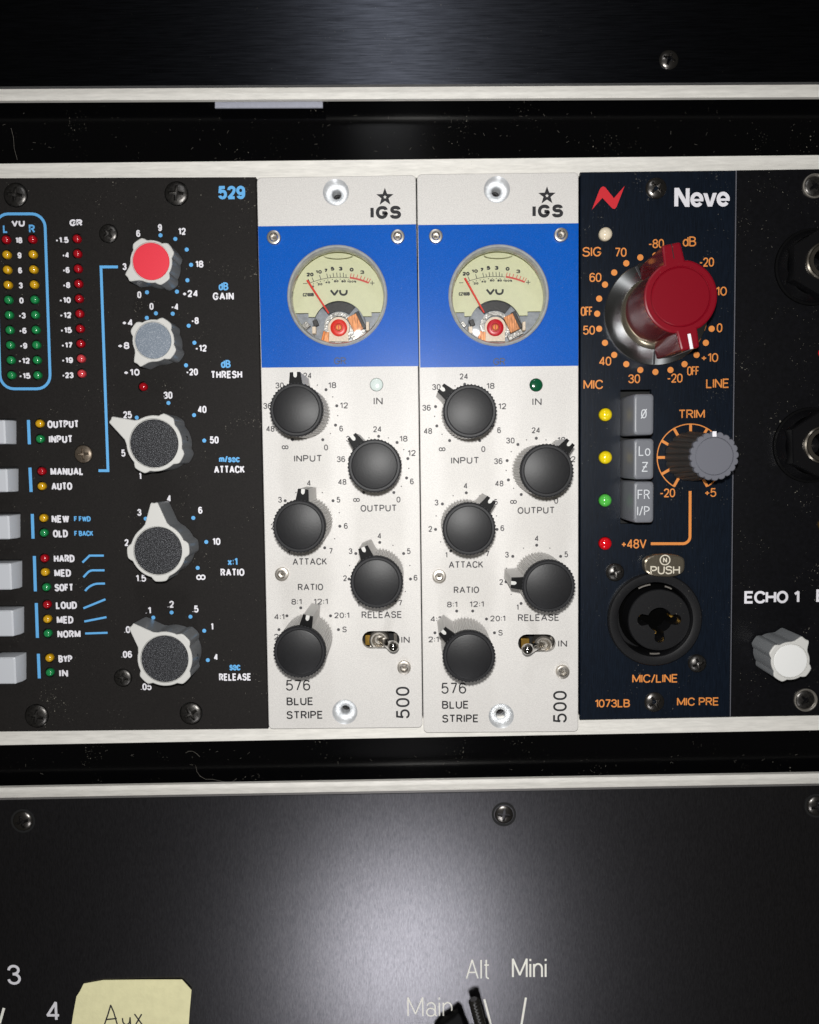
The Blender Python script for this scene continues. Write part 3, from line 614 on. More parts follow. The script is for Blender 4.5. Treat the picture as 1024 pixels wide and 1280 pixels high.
def wing_knob(parent, px, py, ang, R, lobe, plen, pw, Ri, H, ins, lobew=.26, label=None):
    key = ('w', R, ins, H, plen)
    k = (D-H)/F; r_, l_, p_, w_, ri = R*k, lobe*k, plen*k, pw*k, Ri*k
    at = list(U(px, py, H)); at[2] = 0
    if key not in SCR:
        ol = wing_outline(r_, l_, lobew, p_, w_)
        mb = MB(); P = ccw(ol)
        L = [[(x*.985, y*.985, .5) for x, y in P], [(x, y, H-.3) for x, y in P], [(x, y, H-.1) for x, y in offset(P, -.08)], [(x, y, H) for x, y in offset(P, -.25)]]
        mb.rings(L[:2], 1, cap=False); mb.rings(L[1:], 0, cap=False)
        n = 64; mb.poly(offset(P, -.25), H, 0, [circ(0, 0, ri+.18, n)])
        mb.lathe([(ri+.18, H), (ri+.10, H-.35), (ri-.1, H-.4)], n)
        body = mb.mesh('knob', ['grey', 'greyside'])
        b2 = MB(); b2.lathe([(ri-.02, H-.5), (ri-.02, H-.12), (ri-.14, H-.02), (ri-.5, H)], n); im = b2.mesh('insert', ins)
        b3 = MB(); s0 = -(r_*.985)
        # grub screw in the side opposite the pointer
        for r, x in ((.62, s0-.04), ):
            vs = [(x, r*math.cos(2*PI*q/14), H*.45+r*math.sin(2*PI*q/14)) for q in range(14)]; b3.add(vs, [list(range(14))[::-1]])
            vs = [(x-.02, .3*math.cos(2*PI*q/10)+.1, H*.45+.3*math.sin(2*PI*q/10)) for q in range(10)]; b3.add(vs, [list(range(10))[::-1]], 1)
        gs = b3.mesh('grub_screw', ['dark', 'steel'])
        SCR[key] = (body, im, gs)
    body, im, gs = SCR[key]
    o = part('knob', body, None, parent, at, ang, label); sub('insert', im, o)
    if lobe/R < 1.2 and R < 30:                              # small knobs: screw between the lobes
        s_ = sub('grub_screw', gs, o); s_.rotation_euler = (0, math.radians(-45), 0)
    else:
        s_ = sub('grub_screw', gs, o); s_.rotation_euler = (0, math.radians(-40), 0)
    return o
rd = math.radians
wing_knob(comp, 188.6, 326.5, rd(213), 26, 30.5, 36, 6, 22.6, 7.5, 'insred', .36, 'silver gain knob with a red insert')
wing_knob(comp, 191.3, 425.5, rd(234), 26, 30.5, 36, 6, 22.4, 7.5, 'insgrey', .36, 'silver threshold knob with a blue grey insert')
wing_knob(comp, 192.5, 554.2, rd(150.5), 35, 39.5, 62, 4.8, 30.2, 9, 'insblack', .28, 'large silver attack knob pointing to the upper left')
wing_knob(comp, 197.4, 688.5, rd(93), 35, 39.5, 61, 4.8, 30.2, 9, 'insblack', .28, 'large silver ratio knob pointing straight up')
wing_knob(comp, 205.8, 823.8, rd(134), 35, 39.5, 60, 4.8, 30.0, 9, 'insblack', .28, 'large silver release knob pointing to the upper left, lowest of five')

# =================================================================== BLUE STRIPE COMPRESSORS (two)
# shared knob: ribbed grey body with pointer, black front ring, dark cap
HK = 15.9; rk = (D-HK)/F
def ribbed(R, n, d): return [((R+(d if i % 4 in (0, 1) else -d))*math.cos(2*PI*i/(4*n)), (R+(d if i % 4 in (0, 1) else -d))*math.sin(2*PI*i/(4*n))) for i in range(4*n)]
Rb = 33.6*rk
def pointered(base, R, plen, w0, w1, notch=0):
    pts = [p for p in base if not (p[0] > 0 and abs(p[1]) < w0)]
    pts.sort(key=lambda p: math.atan2(p[1], p[0]) % (2*PI))
    head = [(R*.97, -w0), (plen, -w1)]
    if notch:
        head += [(plen, -notch), (plen-1.8*notch, -notch), (plen-2.5*notch, -notch*.6), (plen-2.8*notch, 0), (plen-2.5*notch, notch*.6), (plen-1.8*notch, notch), (plen, notch)]
    return pts+head+[(plen, w1), (R*.97, w0)]
pl = 47*rk
mb = MB(); mb.prism(pointered(ribbed(Rb*.955, 46, .17), Rb, pl-.05, 1.38, 1.08), .3, HK-1.6, 0, cap=True); kb = mb.mesh('knob', 'knobgrey')
mb = MB(); mb.prism(pointered([(x, y) for x, y in circ(0, 0, Rb*.985, 72)], Rb, pl, 1.40, 1.10, .42), HK-1.65, HK-.75, .08); kf = mb.mesh('pointer_plate', 'knobblk')
mb = MB(); mb.prism(ribbed(Rb*.99, 46, .11), HK-1.2, HK-.45, .08); mb.lathe([(Rb-.15, HK-.45), (Rb-.35, HK-.25), (5.50, HK-.2), (5.48, HK-.8)], 64, capend=False); kr = mb.mesh('rim', 'ringblk')
mb = MB(); mb.lathe([(5.52, HK-1.0), (4.8, HK-1.0), (4.7, HK-1.1)], 64); kg = mb.mesh('groove', 'knobblk')
mb = MB(); mb.lathe([(4.98, HK-1.0), (4.98, HK-.22), (4.9, HK-.06), (4.72, HK)], 64); kc = mb.mesh('cap', 'capgrey')
mb = MB(); mb.add([(pl-1.6, -.44, HK-1.2), (pl-.02, -.44, HK-1.2), (pl-.02, .44, HK-1.2), (pl-1.6, .44, HK-1.2), (pl-.02, -.44, 1), (pl-.02, .44, 1)], [(0, 1, 2, 3), (1, 4, 5, 2)]);
mb.v = [(x+(.035 if z < 2 or x > pl-.1 else 0), y, z) for x, y, z in mb.v]; kl = mb.mesh('indicator_line', 'grey')
def stripe_knob(parent, px, py, ang, label):
    at = list(U(px, py, HK)); at[2] = 0
    o = part('knob', kb, None, parent, at, rd(ang), label)
    for nm, me in (('pointer_plate', kf), ('rim', kr), ('groove', kg), ('cap', kc), ('indicator_line', kl)): sub(nm, me, o)
    return o
csk = MB(); csk.lathe([(16*K, .02), (15.4*K, -.05), (6.3*K, -1.55), (5.6*K, -1.9), (5.4*K, -5)], 40, capend=False); cskm = csk.mesh('countersunk_hole', 'alupol')
cy = MB(); cy.lathe([(5.2*K, -4.9), (4.9*K, -4.6), (2*K, -4.5), (.1, -4.9)], 20); cym = cy.mesh('screw', 'mechdark')

def stripe_unit(d):
    T = thing('compressor_module', d['label'], 'audio module', U((d['ol'][2][0]+d['ol'][3][0])/2, d['ol'][2][1], 0), 'silver modules with a blue band and a round meter')
    mc, mr = d['meter'], 61.5
    holes = [circ(*U(x, y)[:2], 16*K, 40) for x, y in d['csk']]
    holes.append(circ(*U(*d['led'])[:2], 8.3*K, 24))
    sx, sy = d['slot']; holes.append(quadpx([(sx-23.5, sy-11), (sx+23.5, sy-11), (sx+23.5, sy+11), (sx-23.5, sy+11)], 0, 11*K*.99))
    holes.append(circ(*U(*mc)[:2], 60*K, 64))
    mb = MB(); mb.plate(quadpx(d['ol'], 0, 5.5*K), 0, th=1.7, bev=.14, holes=holes, hdepth=1.6); part('faceplate', mb, 'silver', T)
    mb = MB(); o = d['ol']; mb.plate(quadpx([(o[0][0]+6, o[0][1]+5), (o[1][0]-6, o[1][1]+5), (o[2][0]-6, o[2][1]-5), (o[3][0]+6, o[3][1]-5)]), -10, th=.5, bev=.05); part('backing_plate', mb, 'dark', T)
    mb = MB(); mb.plate(quadpx(d['band']), .05, th=.04, bev=.01, holes=[circ(*U(*mc)[:2], 60*K, 64)]); part('blue_band', mb, 'blue', T)
    for x, y in d['csk']: part('countersunk_hole', cskm, None, T, U(x, y)); part('screw', cym, None, T, U(x, y, -.6))
    for x, y in d['hex']: part('hex_screw', HEX, None, T, U(x, y), random.uniform(0, 1))
    led(T, d['led'][0], d['led'][1], 7.9, d['ledc'], -.35, .25, d['ledl'])
    for x, y, a, l in d['knobs']: stripe_knob(T, x, y, a, l)
    # ---- meter
    PL = -6.5
    mb = MB(); u, v, _ = U(*mc); c = (u, v, 0)
    mb.lathe([(mr*K, .05), (mr*K, 1.0), ((mr-1.2)*K, 1.25), ((mr-3.2)*K, 1.2), ((mr-4.6)*K, .6), ((mr-5.2)*K, .2), ((mr-5.4)*K, -1.2)], 72, c, capend=False)
    bz = part('meter', mb, 'bezel', T)
    def subp(name, mbx, m): return part(name, mbx, m, bz)
    mb = MB(); mb.lathe([((mr-5.4)*K, -1.2), ((mr-5.0)*K, -1.8), (70*K, -1.9), (70*K, -9.6)], 72, c, capend=False); subp('meter_wall', mb, 'wall')
    mb = MB(); n = 72                                            # lens, a shallow dome of clear plastic
    mb.lathe([((mr-5.0)*K, .42), ((mr-14)*K, .70), ((mr-26)*K, .88), ((mr-42)*K, .98), (1.2, 1.02)], n, c); subp('lens', mb, 'glass')
    mb = MB(); mb.lathe([(70*K, -9.6), (69*K, -9.0)], 48, c, capend=True); subp('case_back', mb, 'mechgrey')
    dx, dy = d['dial']                                        # print offset of this dial, px
    X = lambda x, y: (340+x/6.02+dx, 290+y/6.02+dy)           # crop coordinates of the first meter -> photo px
    # dial face: disc cut by a stepped lower edge and the arch of the movement

    # clip disc centred on the bezel but reaching behind it
    R = 69.5*K; pts = []
    yb = U(*X(500, 637), PL)[1]; ys = U(*X(500, 607), PL)[1]
    xl = U(*X(275, 637), PL)[0]; xr = U(*X(750, 637), PL)[0]
    for k in range(65):
        a = rd(-20+220*k/64); x, y = u+R*math.cos(a), v+R*math.sin(a)
        if y > ys: pts.append((x, y))
    pts += [(pts[-1][0], ys), (xl, ys), (xl, yb)]
    ax, ay = U(*X(506, 718), PL)[:2]; Ra = 196/6.02*K*1.03
    h = yb-ay; a0 = math.asin(h/Ra); 
    for k in range(25):
        a = PI-a0-(PI-2*a0)*k/24; pts.append((ax+Ra*math.cos(a), ay+Ra*math.sin(a)))
    pts += [(xr, yb), (xr, ys), (pts[0][0], ys)]
    q = []
    for p in pts:
        if not q or (Vector(p)-Vector(q[-1])).length > .02: q.append(p)
    mb = MB(); mb.plate(q, PL, th=.35, bev=.03); subp('dial', mb, 'dial')
    # printing on the dial
    pm = 1.0
    mb = MB()
    for tx, x, y, w, hh, t in (('20', 287, 320, 50, 26, 7), ('10', 352, 300, 44, 24, 6), ('7', 406, 290, 24, 26, 7), ('5', 456, 276, 26, 26, 7), ('3', 517, 276, 26, 26, 7), ('0', 600, 283, 28, 26, 7),
                               ('3', 680, 302, 28, 24, 5), ('VU', 503, 455, 126, 46, 11), ('CZ100B', 274, 472, 78, 24, 5), ('0', 310, 410, 14, 14, 4), ('20', 362, 393, 34, 15, 4), ('40', 420, 379, 34, 15, 4),
                               ('60', 484, 370, 32, 15, 4), ('80', 540, 371, 32, 15, 4), ('100%', 600, 373, 64, 14, 3.6), ('-', 250, 388, 34, 3.2, 3), ('+', 755, 384, 36, 34, 3.5)):
        letters(mb, tx, *X(x, y), w*1.06/6.02, hh*1.08/6.02, t*1.35/6.02, PL, lift=.04, gap=.3 if tx != 'VU' else .18)
    acx, acy, RA = 505, 905, 565
    arc = lambda dg, rr: X(acx+rr*math.cos(rd(dg)), acy-rr*math.sin(rd(dg)))
    pxline(mb, [arc(112.8-(112.8-82.5)*k/20, RA) for k in range(21)], 3.6/6.02, PL)
    for dg in (112.6, 109.6, 103.9, 98.6, 96.4, 94, 91.4, 89, 86.6, 84.6): 
        pxline(mb, [arc(dg, RA), arc(dg+.3, RA+(34 if dg not in (96.4, 84.6) else 24))], 4.5/6.02, PL)
    for dg in (110.5, 107.4, 104.8, 101.7, 98.8, 95.2, 92.2, 89, 86, 82.3): 
        o_ = U(*arc(dg, RA-15), PL); mb.dot(o_[0], o_[1], 3.6/6.02*K, PL+.04, 8)
    subp('dial_print', mb, 'dialink')
    mb = MB()
    pxline(mb, [arc(81.8-(81.8-66.8)*k/12, RA+3) for k in range(13)], 14/6.02, PL)
    for dg in (81.4, 79.3, 76.6, 73.8, 71.2, 68.8, 67.0): pxline(mb, [arc(dg, RA+8), arc(dg-.2, RA+36)], 5.5/6.02, PL, .034)
    subp('dial_red_zone', mb, 'dialred')
    # movement
    PM = -8.2
    mb = MB(); mb.lathe([(Ra*1.04, PM), (Ra*1.0, PM+.5), (Ra*.72, PM+.9)], 48, (ax, ay, 0)); subp('movement_plate', mb, 'mechgrey')
    mb = MB(); ring = [(ax+Ra*.98*math.cos(rd(a)), ay+Ra*.98*math.sin(rd(a))) for a in range(52, 131, 6)]+[(ax+Ra*.62*math.cos(rd(a)), ay+Ra*.62*math.sin(rd(a))) for a in range(130, 50, -6)]
    mb.prism(ring, PM+.5, PM+1.3, .1); subp('movement_yoke', mb, 'mechdark')
    mb = MB(); mb.lathe([(118/6.02*K, PM+.9), (116/6.02*K, PM+1.9), (86/6.02*K, PM+1.9), (84/6.02*K, PM+1.2)], 40, (ax, ay, 0), capend=False); subp('magnet_ring', mb, 'mechsilv')
    PB = -5.2; bx, by = d['pivot']
    k6 = 1/6.02
    br = [(bx-74*k6, by+104*k6), (bx+74*k6, by+104*k6), (bx+72*k6, by+40*k6)]+[(bx+82*k6*math.cos(rd(a)), by-82*k6*math.sin(rd(a))) for a in range(-20, 201, 12)]+[(bx-72*k6, by+40*k6)]
    mb = MB(); mb.prism([U(x, y, PB)[:2] for x, y in br], PB-.5, PB, .08); subp('bracket', mb, 'mechcream')
    pu, pv, _ = U(bx, by, PB+.6)
    mb = MB(); mb.lathe([(64*k6*K, PB), (64*k6*K, PB+.5), (54*k6*K, PB+.7), (34*k6*K, PB+.7), (32*k6*K, PB+.4), (30*k6*K, PB+.35)], 32, (pu, pv, 0)); subp('pivot_cap', mb, d['pivm'])
    mb = MB(); mb.lathe([(25*k6*K, PB+.35), (25*k6*K, PB+.85), (18*k6*K, PB+1.0)], 20, (pu, pv, 0)); subp('pivot_screw', mb, 'brass')
    mb = MB(); mb.prism(rrect(pu-.13, pu+.13, pv-.55, pv+.55, .04), PB+1.0, PB+1.02, .005); subp('pivot_slot', mb, d['pivm'])
    def rbox(cxp, cyp, w, hgt, ang, z0, z1, m, nm, bev=.12):
        a, b, _ = U(cxp, cyp, z1); ca, sa = math.cos(ang), math.sin(ang)
        P = [(a+x*ca-y*sa, b+x*sa+y*ca) for x, y in rrect(-w/2*K, w/2*K, -hgt/2*K, hgt/2*K, .12)]
        mb = MB(); mb.prism(P, z0, z1, bev); return subp(nm, mb, m)
    rbox(bx+20.5, by-5.5, 13, 22, rd(25), PM, PB-.6, 'copper', 'coil'); rbox(bx+27, by-9.5, 6, 23, rd(25), PM, PB-.9, 'mechdark', 'coil_end')
    rbox(bx-15, by+12, 9, 14, rd(-8), PM, PB-.7, 'copper', 'coil'); rbox(bx-19.5, by+11, 3, 14, rd(-15), PM, PB-.6, 'brass', 'hairspring_arm')
    rbox(bx+25, by+9, 20, 7, rd(28), PM, PB-.8, 'mechsilv', 'magnet_clip'); rbox(bx-31, by+3, 5, 9, rd(0), PM, PB-.7, 'mechcream', 'clip'); rbox(bx+36, by-2, 4, 11, rd(0), PM, PB-.6, 'mechcream', 'clip')
    rbox(bx-29, by-6, 6, 8, rd(20), PM, PB-.9, 'mechdark', 'clip'); rbox(bx-41, by-3, 8, 8, rd(40), PM, PB-1.6, 'mechsilv', 'clip')
    # needle
    (x0, y0), (x1, y1) = d['needle']; mb = MB()
    mb.tube([U(x0, y0, PL+1.0), U(x1, y1, PL+1.2)], [1.35*K, 1.1*K], 6); subp('needle', mb, 'needle')
    # clear retaining notch at the top of the bezel
    nu, nv, _ = U(mc[0]+.5, mc[1]-53.5, -1)
    mb = MB(); mb.prism([(nu+18*K*math.cos(rd(a)), nv+4.2*K*math.sin(rd(a))) for a in range(0, 360, 15)], -2.2, -1.2, .2); subp('bezel_notch', mb, 'glass')
    # ---- toggle
    bu, bv, _ = U(*d['tbase'], -3)
    mb = MB(); mb.lathe([(12.5*K, -6), (12.5*K, -2.2), (10.5*K, -1.8), (8.6*K, -1.8), (8.2*K, -2.6), (6.8*K, -2.4), (5.5*K, -3)], 28, (bu, bv, 0)); tg = part('toggle_switch', mb, 'steel', T)
    tx, ty = d['ball']; b = Vector(U(tx, ty, 8.5)); a = Vector((bu, bv, -3.5)); n = 14
    pts = [tuple(a.lerp(b, i/8)) for i in range(9)]; rad = [3.8*K+(i/8)**1.5*3.0*K for i in range(9)]
    dn = (b-a).normalized()
    for i in range(1, 7):
        an = i/6*PI/2; pts.append(tuple(b+dn*6.9*K*math.sin(an))); rad.append(max(.02, 6.9*K*math.cos(an)))
    mb = MB(); mb.tube(pts, rad, 20); part('lever', mb, 'chrome', tg)
    ys_ = MB(); u_, v_, _ = U(sx-15, sy+1, -5); ys_.box(u_-5*K, u_+6*K, v_-6*K, v_+7*K, -7, -5, .1, .2); part('toggle_frame', ys_, 'gold', tg)
    mb = MB(); u_, v_, _ = U(sx, sy+8, -3); mb.tube([(u_-14*K, v_, -3), (u_+16*K, v_, -3)], .35, 8); mb.tube([(u_+19*K, v_, -3), (u_+19*K, v_+17*K, -3)], .5, 8); part('toggle_bracket', mb, 'steel', tg)
    # ---- print
    ds = 1/4.876
    for name, it in d['print']:
        dots = []
        if name == 'scale_marking':
            for c_, Rr, steps, small in it[1]:
                for a in steps: dots.append((c_[0]+Rr*math.cos(rd(a)), c_[1]-Rr*math.sin(rd(a)), 1.9))
                for a in small: dots.append((c_[0]+Rr*math.cos(rd(a)), c_[1]-Rr*math.sin(rd(a)), .75))
            printed(name, T, 'greyink', it[0], 1.2, dots=dots, gap=.26)
        else: printed(name, T, 'greyink' if name != 'model_name' else 'blackink', it, 1.4 if name == 'caption' else 1.75, gap=.28)
    printed('lettering', T, 'greyinkb', [('GR', *d['gr'], 15, 8.7, 1.2)], lift=.09)
    mb = MB(); letters(mb, '500', *d['n500'], 41, 17.5, 2.5, rot=PI/2, gap=.3); part('lettering', mb, 'blackink', T)
    lx, ly = d['logo']; mb = MB()
    letters(mb, 'IGS', lx, ly, 37.5, 15.6, 4.1, gap=.40)
    u_, v_, _ = U(lx-1, ly-19.2); o5 = []; i5 = []
    for k in range(10):
        r = (11.2 if k % 2 == 0 else 4.6)*K; a = PI/2+k*PI/5; o5.append((u_+r*math.cos(a), v_+r*math.sin(a)))
        r = (2.3 if k % 2 == 0 else 1.2)*K; i5.append((u_+r*math.cos(a), v_+r*math.sin(a)))
    mb.poly(o5, .03, 0, [i5]); part('logo', mb, 'blackink', T)
    return T

A9 = [90+150-37.5*i for i in range(9)]; A9s = [a-18.75 for a in A9[:-1]]
A7 = [90+150-50*i for i in range(7)]; A7s = [a-25 for a in A7[:-1]]
A6 = [165, 135, 105, 75, 45, 15]
def prn(n9a, n9b, n7a, n7b, n6, cap, model, cs):
    L = [('scale_marking', (n9a, [(cs[0], 37.7, A9, A9s)])), ('scale_marking', (n9b, [(cs[1], 37.7, A9, A9s)])), ('scale_marking', (n7a, [(cs[2], 39, A7, A7s)])),
         ('scale_marking', (n7b, [(cs[3], 39, A7, A7s)])), ('scale_marking', (n6, [(cs[4], 38.5, A6, [])])), ('caption', cap), ('model_name', model)]
    return L
H7 = 7.4
def N9(c, ov):
    r = [('∞', -32, 15, 8.5, 5), ('48', -46, 20, 10.5, H7), ('36', -48, -8, 10.5, H7), ('30', -35, -34, 10.5, H7), ('24', -2, -47, 10.5, H7), ('18', 31.5, -34.5, 10, H7), ('12', 45.5, -10, 10, H7), ('6', 42.5, 20.5, 4.6, H7), ('0', 23, 43.5, 5, H7)]
    return [(t, *(ov.get(t, (c[0]+x, c[1]+y))), w, h) for t, x, y, w, h in r]
U1 = dict(label='left silver module with blue band, its lamp pale and its toggle leaning right', ol=[(321, 221.8), (519.8, 218.6), (528.2, 909.6), (336, 911.5)],
  meter=(422.1, 370.8), csk=[(420, 240.2), (431.2, 890)], hex=[(342.9, 297.7), (497.3, 296.7), (352.8, 717.3), (505.2, 833.6)], led=(470.7, 480.8), ledc='clear', ledl='pale clear lamp above the word IN',
  slot=(476.2, 799.9), tbase=(474, 799.5), ball=(491.7, 808), band=[(322.6, 282.9), (520.2, 280.3), (523.4, 457.6), (327.2, 459.6)], dial=(0, 0), pivot=(423.5, 409.5), pivm='pivred',
  needle=((384.0, 350.2), (411, 391.5)), gr=(425.2, 451.1), n500=(503.6, 878.3), logo=(482.3, 265.5),
  knobs=[(370.2, 512.1, 91.5, 'ribbed input knob with pointer straight up'), (468.1, 582.3, 127, 'ribbed output knob with pointer to the upper left'), (373.9, 658.2, 83.6, 'ribbed attack knob with pointer just right of upright'), (470.7, 728, 111, 'ribbed release knob with pointer left of upright'), (374.4, 815.5, 76.5, 'ribbed ratio knob with pointer right of upright')],
  print=prn(N9((384.7, 517), {'∞': (356.5, 559.1), '48': (338, 536), '36': (334.5, 507.4), '30': (349.7, 481.8), '24': (384.5, 469.5), '18': (415.4, 481.5), '12': (430.1, 506.8), '6': (426.6, 535.7), '0': (407.6, 559.3)}),
            N9((473.5, 583), {'∞': (445.7, 625), '48': (427.9, 602.4), '36': (426.4, 574), '30': (438, 548.5), '24': (471.8, 536.5), '18': (504.6, 548.4), '12': (514.8, 566.3), '6': (515, 601.8), '0': (498.2, 624.5)}),
            [('4', 386.2, 603.8, 5, H7), ('5', 423.2, 624.7, 4.5, H7), ('6', 432.4, 657.5, 4.8, H7), ('7', 413.7, 688.7, 4.6, H7), ('3', 350.1, 624.7, 4.8, H7), ('2', 341, 658, 4.8, H7), ('1', 361, 691, 2.6, H7)],
            [('4', 474.4, 669.9, 5, H7), ('5', 511.1, 689, 4.5, H7), ('6', 519.6, 722.2, 4.8, H7), ('7', 500.5, 753.6, 4.6, H7), ('3', 438.3, 689, 4.8, H7), ('2', 431.4, 722.8, 4.8, H7), ('1', 448, 755, 2.6, H7)],
            [('8:1', 370.7, 752.2, 13, H7), ('12:1', 401, 752, 18, H7), ('4:1', 349.1, 771, 13, H7), ('20:1', 427.3, 769.2, 19, H7), ('S', 430.8, 786.8, 5.5, H7), ('2:1', 349, 796, 13, H7)],
            [('INPUT', 385.2, 573, 35, 8.4), ('OUTPUT', 473.4, 635.2, 45.5, 8.6), ('ATTACK', 387.3, 702, 43.5, 8.8), ('RELEASE', 477.3, 768.4, 51, 8.8), ('RATIO', 388.3, 733.9, 32, 8.6), ('IN', 472.8, 501.3, 11.3, 9), ('IN', 507, 799.7, 10.7, 8.6)],
            [('576', 372.7, 856.6, 31, 14), ('BLUE', 375, 876.7, 34, 10.3), ('STRIPE', 381, 893.7, 46.4, 10.4)],
            [(384.7, 517), (473.5, 583), (386.5, 651), (474.8, 717), (386, 797)]))
U2 = dict(label='right silver module with blue band, its lamp dark green and its toggle leaning left', ol=[(521.4, 217.6), (723.4, 215.2), (723, 914.6), (529.6, 916.2)],
  meter=(622.9, 370.3), csk=[(621.3, 236.8), (626.7, 895)], hex=[(544.8, 296.2), (700.8, 294.5), (549.1, 720.2), (703, 839.1)], led=(670.3, 481.2), ledc='dgreen', ledl='dark green lamp above the word IN',
  slot=(671.2, 804), tbase=(679, 806), ball=(659.5, 811.5), band=[(522.8, 281.2), (723.2, 279), (723, 457.2), (525.4, 459.4)], dial=(195.0, -1.0), pivot=(619.3, 409.3), pivm='pivcrim',
  needle=((581.2, 347.6), (605.3, 390.8)), gr=(624.2, 452), n500=(700.1, 883.5), logo=(684.9, 263.8),
  knobs=[(587.7, 514, 140, 'ribbed input knob with pointer to the upper left'), (684, 588.4, 49.4, 'ribbed output knob with pointer to the upper right'), (586.7, 661.2, 52, 'ribbed attack knob with pointer to the upper right'), (686.5, 733, 175, 'ribbed release knob with pointer to the left'), (586.6, 821.2, 136, 'ribbed ratio knob with pointer to the upper left')],
  print=prn(N9((581, 518), {'∞': (552.8, 561.6), '48': (535, 538.8), '36': (533.3, 509.7), '30': (545.6, 483.8), '24': (580, 470.5), '18': (613.3, 482.4), '12': (628, 507.8), '6': (624, 537.8), '0': (604.3, 561.4)}),
            N9((670.5, 585.5), {'∞': (642, 627.4), '48': (624.2, 604.4), '36': (623, 576.5), '30': (638.1, 550.7), '24': (670.1, 537.8), '18': (702, 550), '12': (714.5, 574), '6': (711.5, 605), '0': (695.4, 626)}),
            [('4', 582.1, 607.3, 5, H7), ('5', 620, 627.5, 4.5, H7), ('6', 628.1, 660.2, 4.8, H7), ('7', 609.5, 692, 4.6, H7), ('3', 545.8, 628.2, 4.8, H7), ('2', 538, 661.2, 4.8, H7), ('1', 558, 693.6, 2.6, H7)],
            [('4', 671, 673, 5, H7), ('5', 708, 693, 4.5, H7), ('6', 714, 727, 4.8, H7), ('7', 696, 757, 4.6, H7), ('3', 633.8, 693.4, 4.8, H7), ('2', 626.7, 727.5, 4.8, H7), ('1', 647, 759.1, 2.6, H7)],
            [('8:1', 565.3, 755.6, 13, H7), ('12:1', 595.9, 755.2, 18, H7), ('4:1', 544.6, 773.7, 13, H7), ('20:1', 622.3, 773.1, 19, H7), ('S', 625.8, 790.9, 5.5, H7), ('2:1', 542, 799.3, 13, H7)],
            [('INPUT', 581.5, 575.5, 35, 8.4), ('OUTPUT', 670.3, 637.9, 46.5, 8.6), ('ATTACK', 582.6, 705.8, 43.5, 8.8), ('RELEASE', 673.4, 772, 52, 8.8), ('RATIO', 583.2, 737.4, 32, 8.6), ('IN', 671.4, 502.1, 11.5, 9), ('IN', 703.4, 804.5, 11.3, 8.8)],
            [('576', 567.4, 860.3, 31.5, 14.3), ('BLUE', 569.4, 881, 34, 10.4), ('STRIPE', 575.6, 898.2, 46.4, 10.4)],
            [(581, 518), (670.5, 585.5), (583, 655), (671, 720.5), (581, 801)]))
stripe_unit(U1); stripe_unit(U2)

# =================================================================== PREAMP (navy blue, big maroon knob)
pre = thing('preamp_module', 'narrow navy blue module with a big maroon knob, orange lettering and a round input jack', 'audio module', U(820, 900, 0))
jx, jy = 817.9, 773.5
lds = [(757, 292.6, 'cream', 8.3), (757, 518.3, 'byellow', 8.2), (757, 571.8, 'byellow', 8.2), (756.6, 625.5, 'bgreen', 8), (756.6, 679.4, 'bred', 8.1)]
holes = [quadpx([(776, 487), (815, 486.6), (815, 655), (776, 655)]), circ(*U(jx, jy)[:2], 55*K, 64)]+[circ(*U(x, y)[:2], (r+.4)*K, 24) for x, y, _, r in lds]
mb = MB(); mb.plate(quadpx([(725.6, 214.8), (920, 212.6), (912.6, 896.6), (725.2, 900.4)], -.3), -.3, th=1.7, bev=.2, holes=holes, hdepth=1.6); part('faceplate', mb, 'navy', pre)
mb = MB(); mb.plate(quadpx([(732, 220), (914, 218), (906, 890), (732, 895)], -9), -9, th=.3, bev=.05); part('backing_plate', mb, 'dark', pre)
mb = MB(); mb.plate(quadpx([(920.2, 212.8), (921.2, 212.8), (913.6, 896.2), (912.8, 896.2)], -.3), -.28, th=2, bev=.03); part('edge_trim', mb, 'trimgrey', pre)
for x, y, c, r in lds: led(pre, x, y, r, c, -.3, .72)
for x, y, r, rr in ((820.2, 235.4, 14.2, .8), (817.9, 877.4, 14, .5)): screw(pre, x, y, r*1.05, 'steeldk', -.3, rr, hgt=.36)
pl_ = -.3
mb = MB(); c1 = lambda x, y: U(715+x/4.876, 205+y/4.876, pl_)[:2]
mb.poly([c1(*p) for p in ((122, 278), (168, 158), (178, 143), (190, 136), (203, 141), (256, 208), (322, 133), (272, 262), (262, 273), (248, 272), (186, 206))], pl_+.03); part('logo', mb, 'redprint', pre)
cq = lambda x, y: U(715+x/4.876, 205+y/4.876, pl_)[:2]
mb = MB(); mb.poly([cq(*p) for p in ((624, 258), (625, 145), (653, 145), (694, 217), (694, 148), (718, 148), (717, 261), (690, 261), (649, 190), (648, 258))], pl_+.03)
mb.poly([cq(*p) for p in ((800, 178), (826, 178), (842, 232), (859, 176), (884, 176), (855, 259), (828, 260))], pl_+.034)
for ex, ey in ((762, 217), (922, 214)):
    mb.stroke([cq(ex+29*math.cos(rd(a)), ey-34*math.sin(rd(a))) for a in range(0, 326, 9)], 2.25*K, pl_+.03)
    mb.stroke([cq(ex-28, ey+3), cq(ex+40, ey+3)], 1.45*K, pl_+.036)
part('lettering', mb, 'white', pre)
OR = lambda n, items, t=1.5: printed(n, pre, 'orange', items, t, plane=pl_, gap=.2)
OR('caption', [('SIG', 740, 314.7, 23, 11.5), ('dB', 862, 301.8, 16.4, 12), ('MIC', 741.6, 480.6, 24, 11.5), ('LINE', 897.2, 479.2, 28.4, 11.5), ('TRIM', 864.8, 517.5, 32.5, 11), ('+48V', 792.5, 679.8, 31.5, 11.8), ('MIC/LINE', 818.9, 848.1, 57.5, 11.8), ('1073LB', 765.7, 879.2, 44.5, 10.5), ('MIC PRE', 872.6, 877, 53, 10.6)], 1.6)
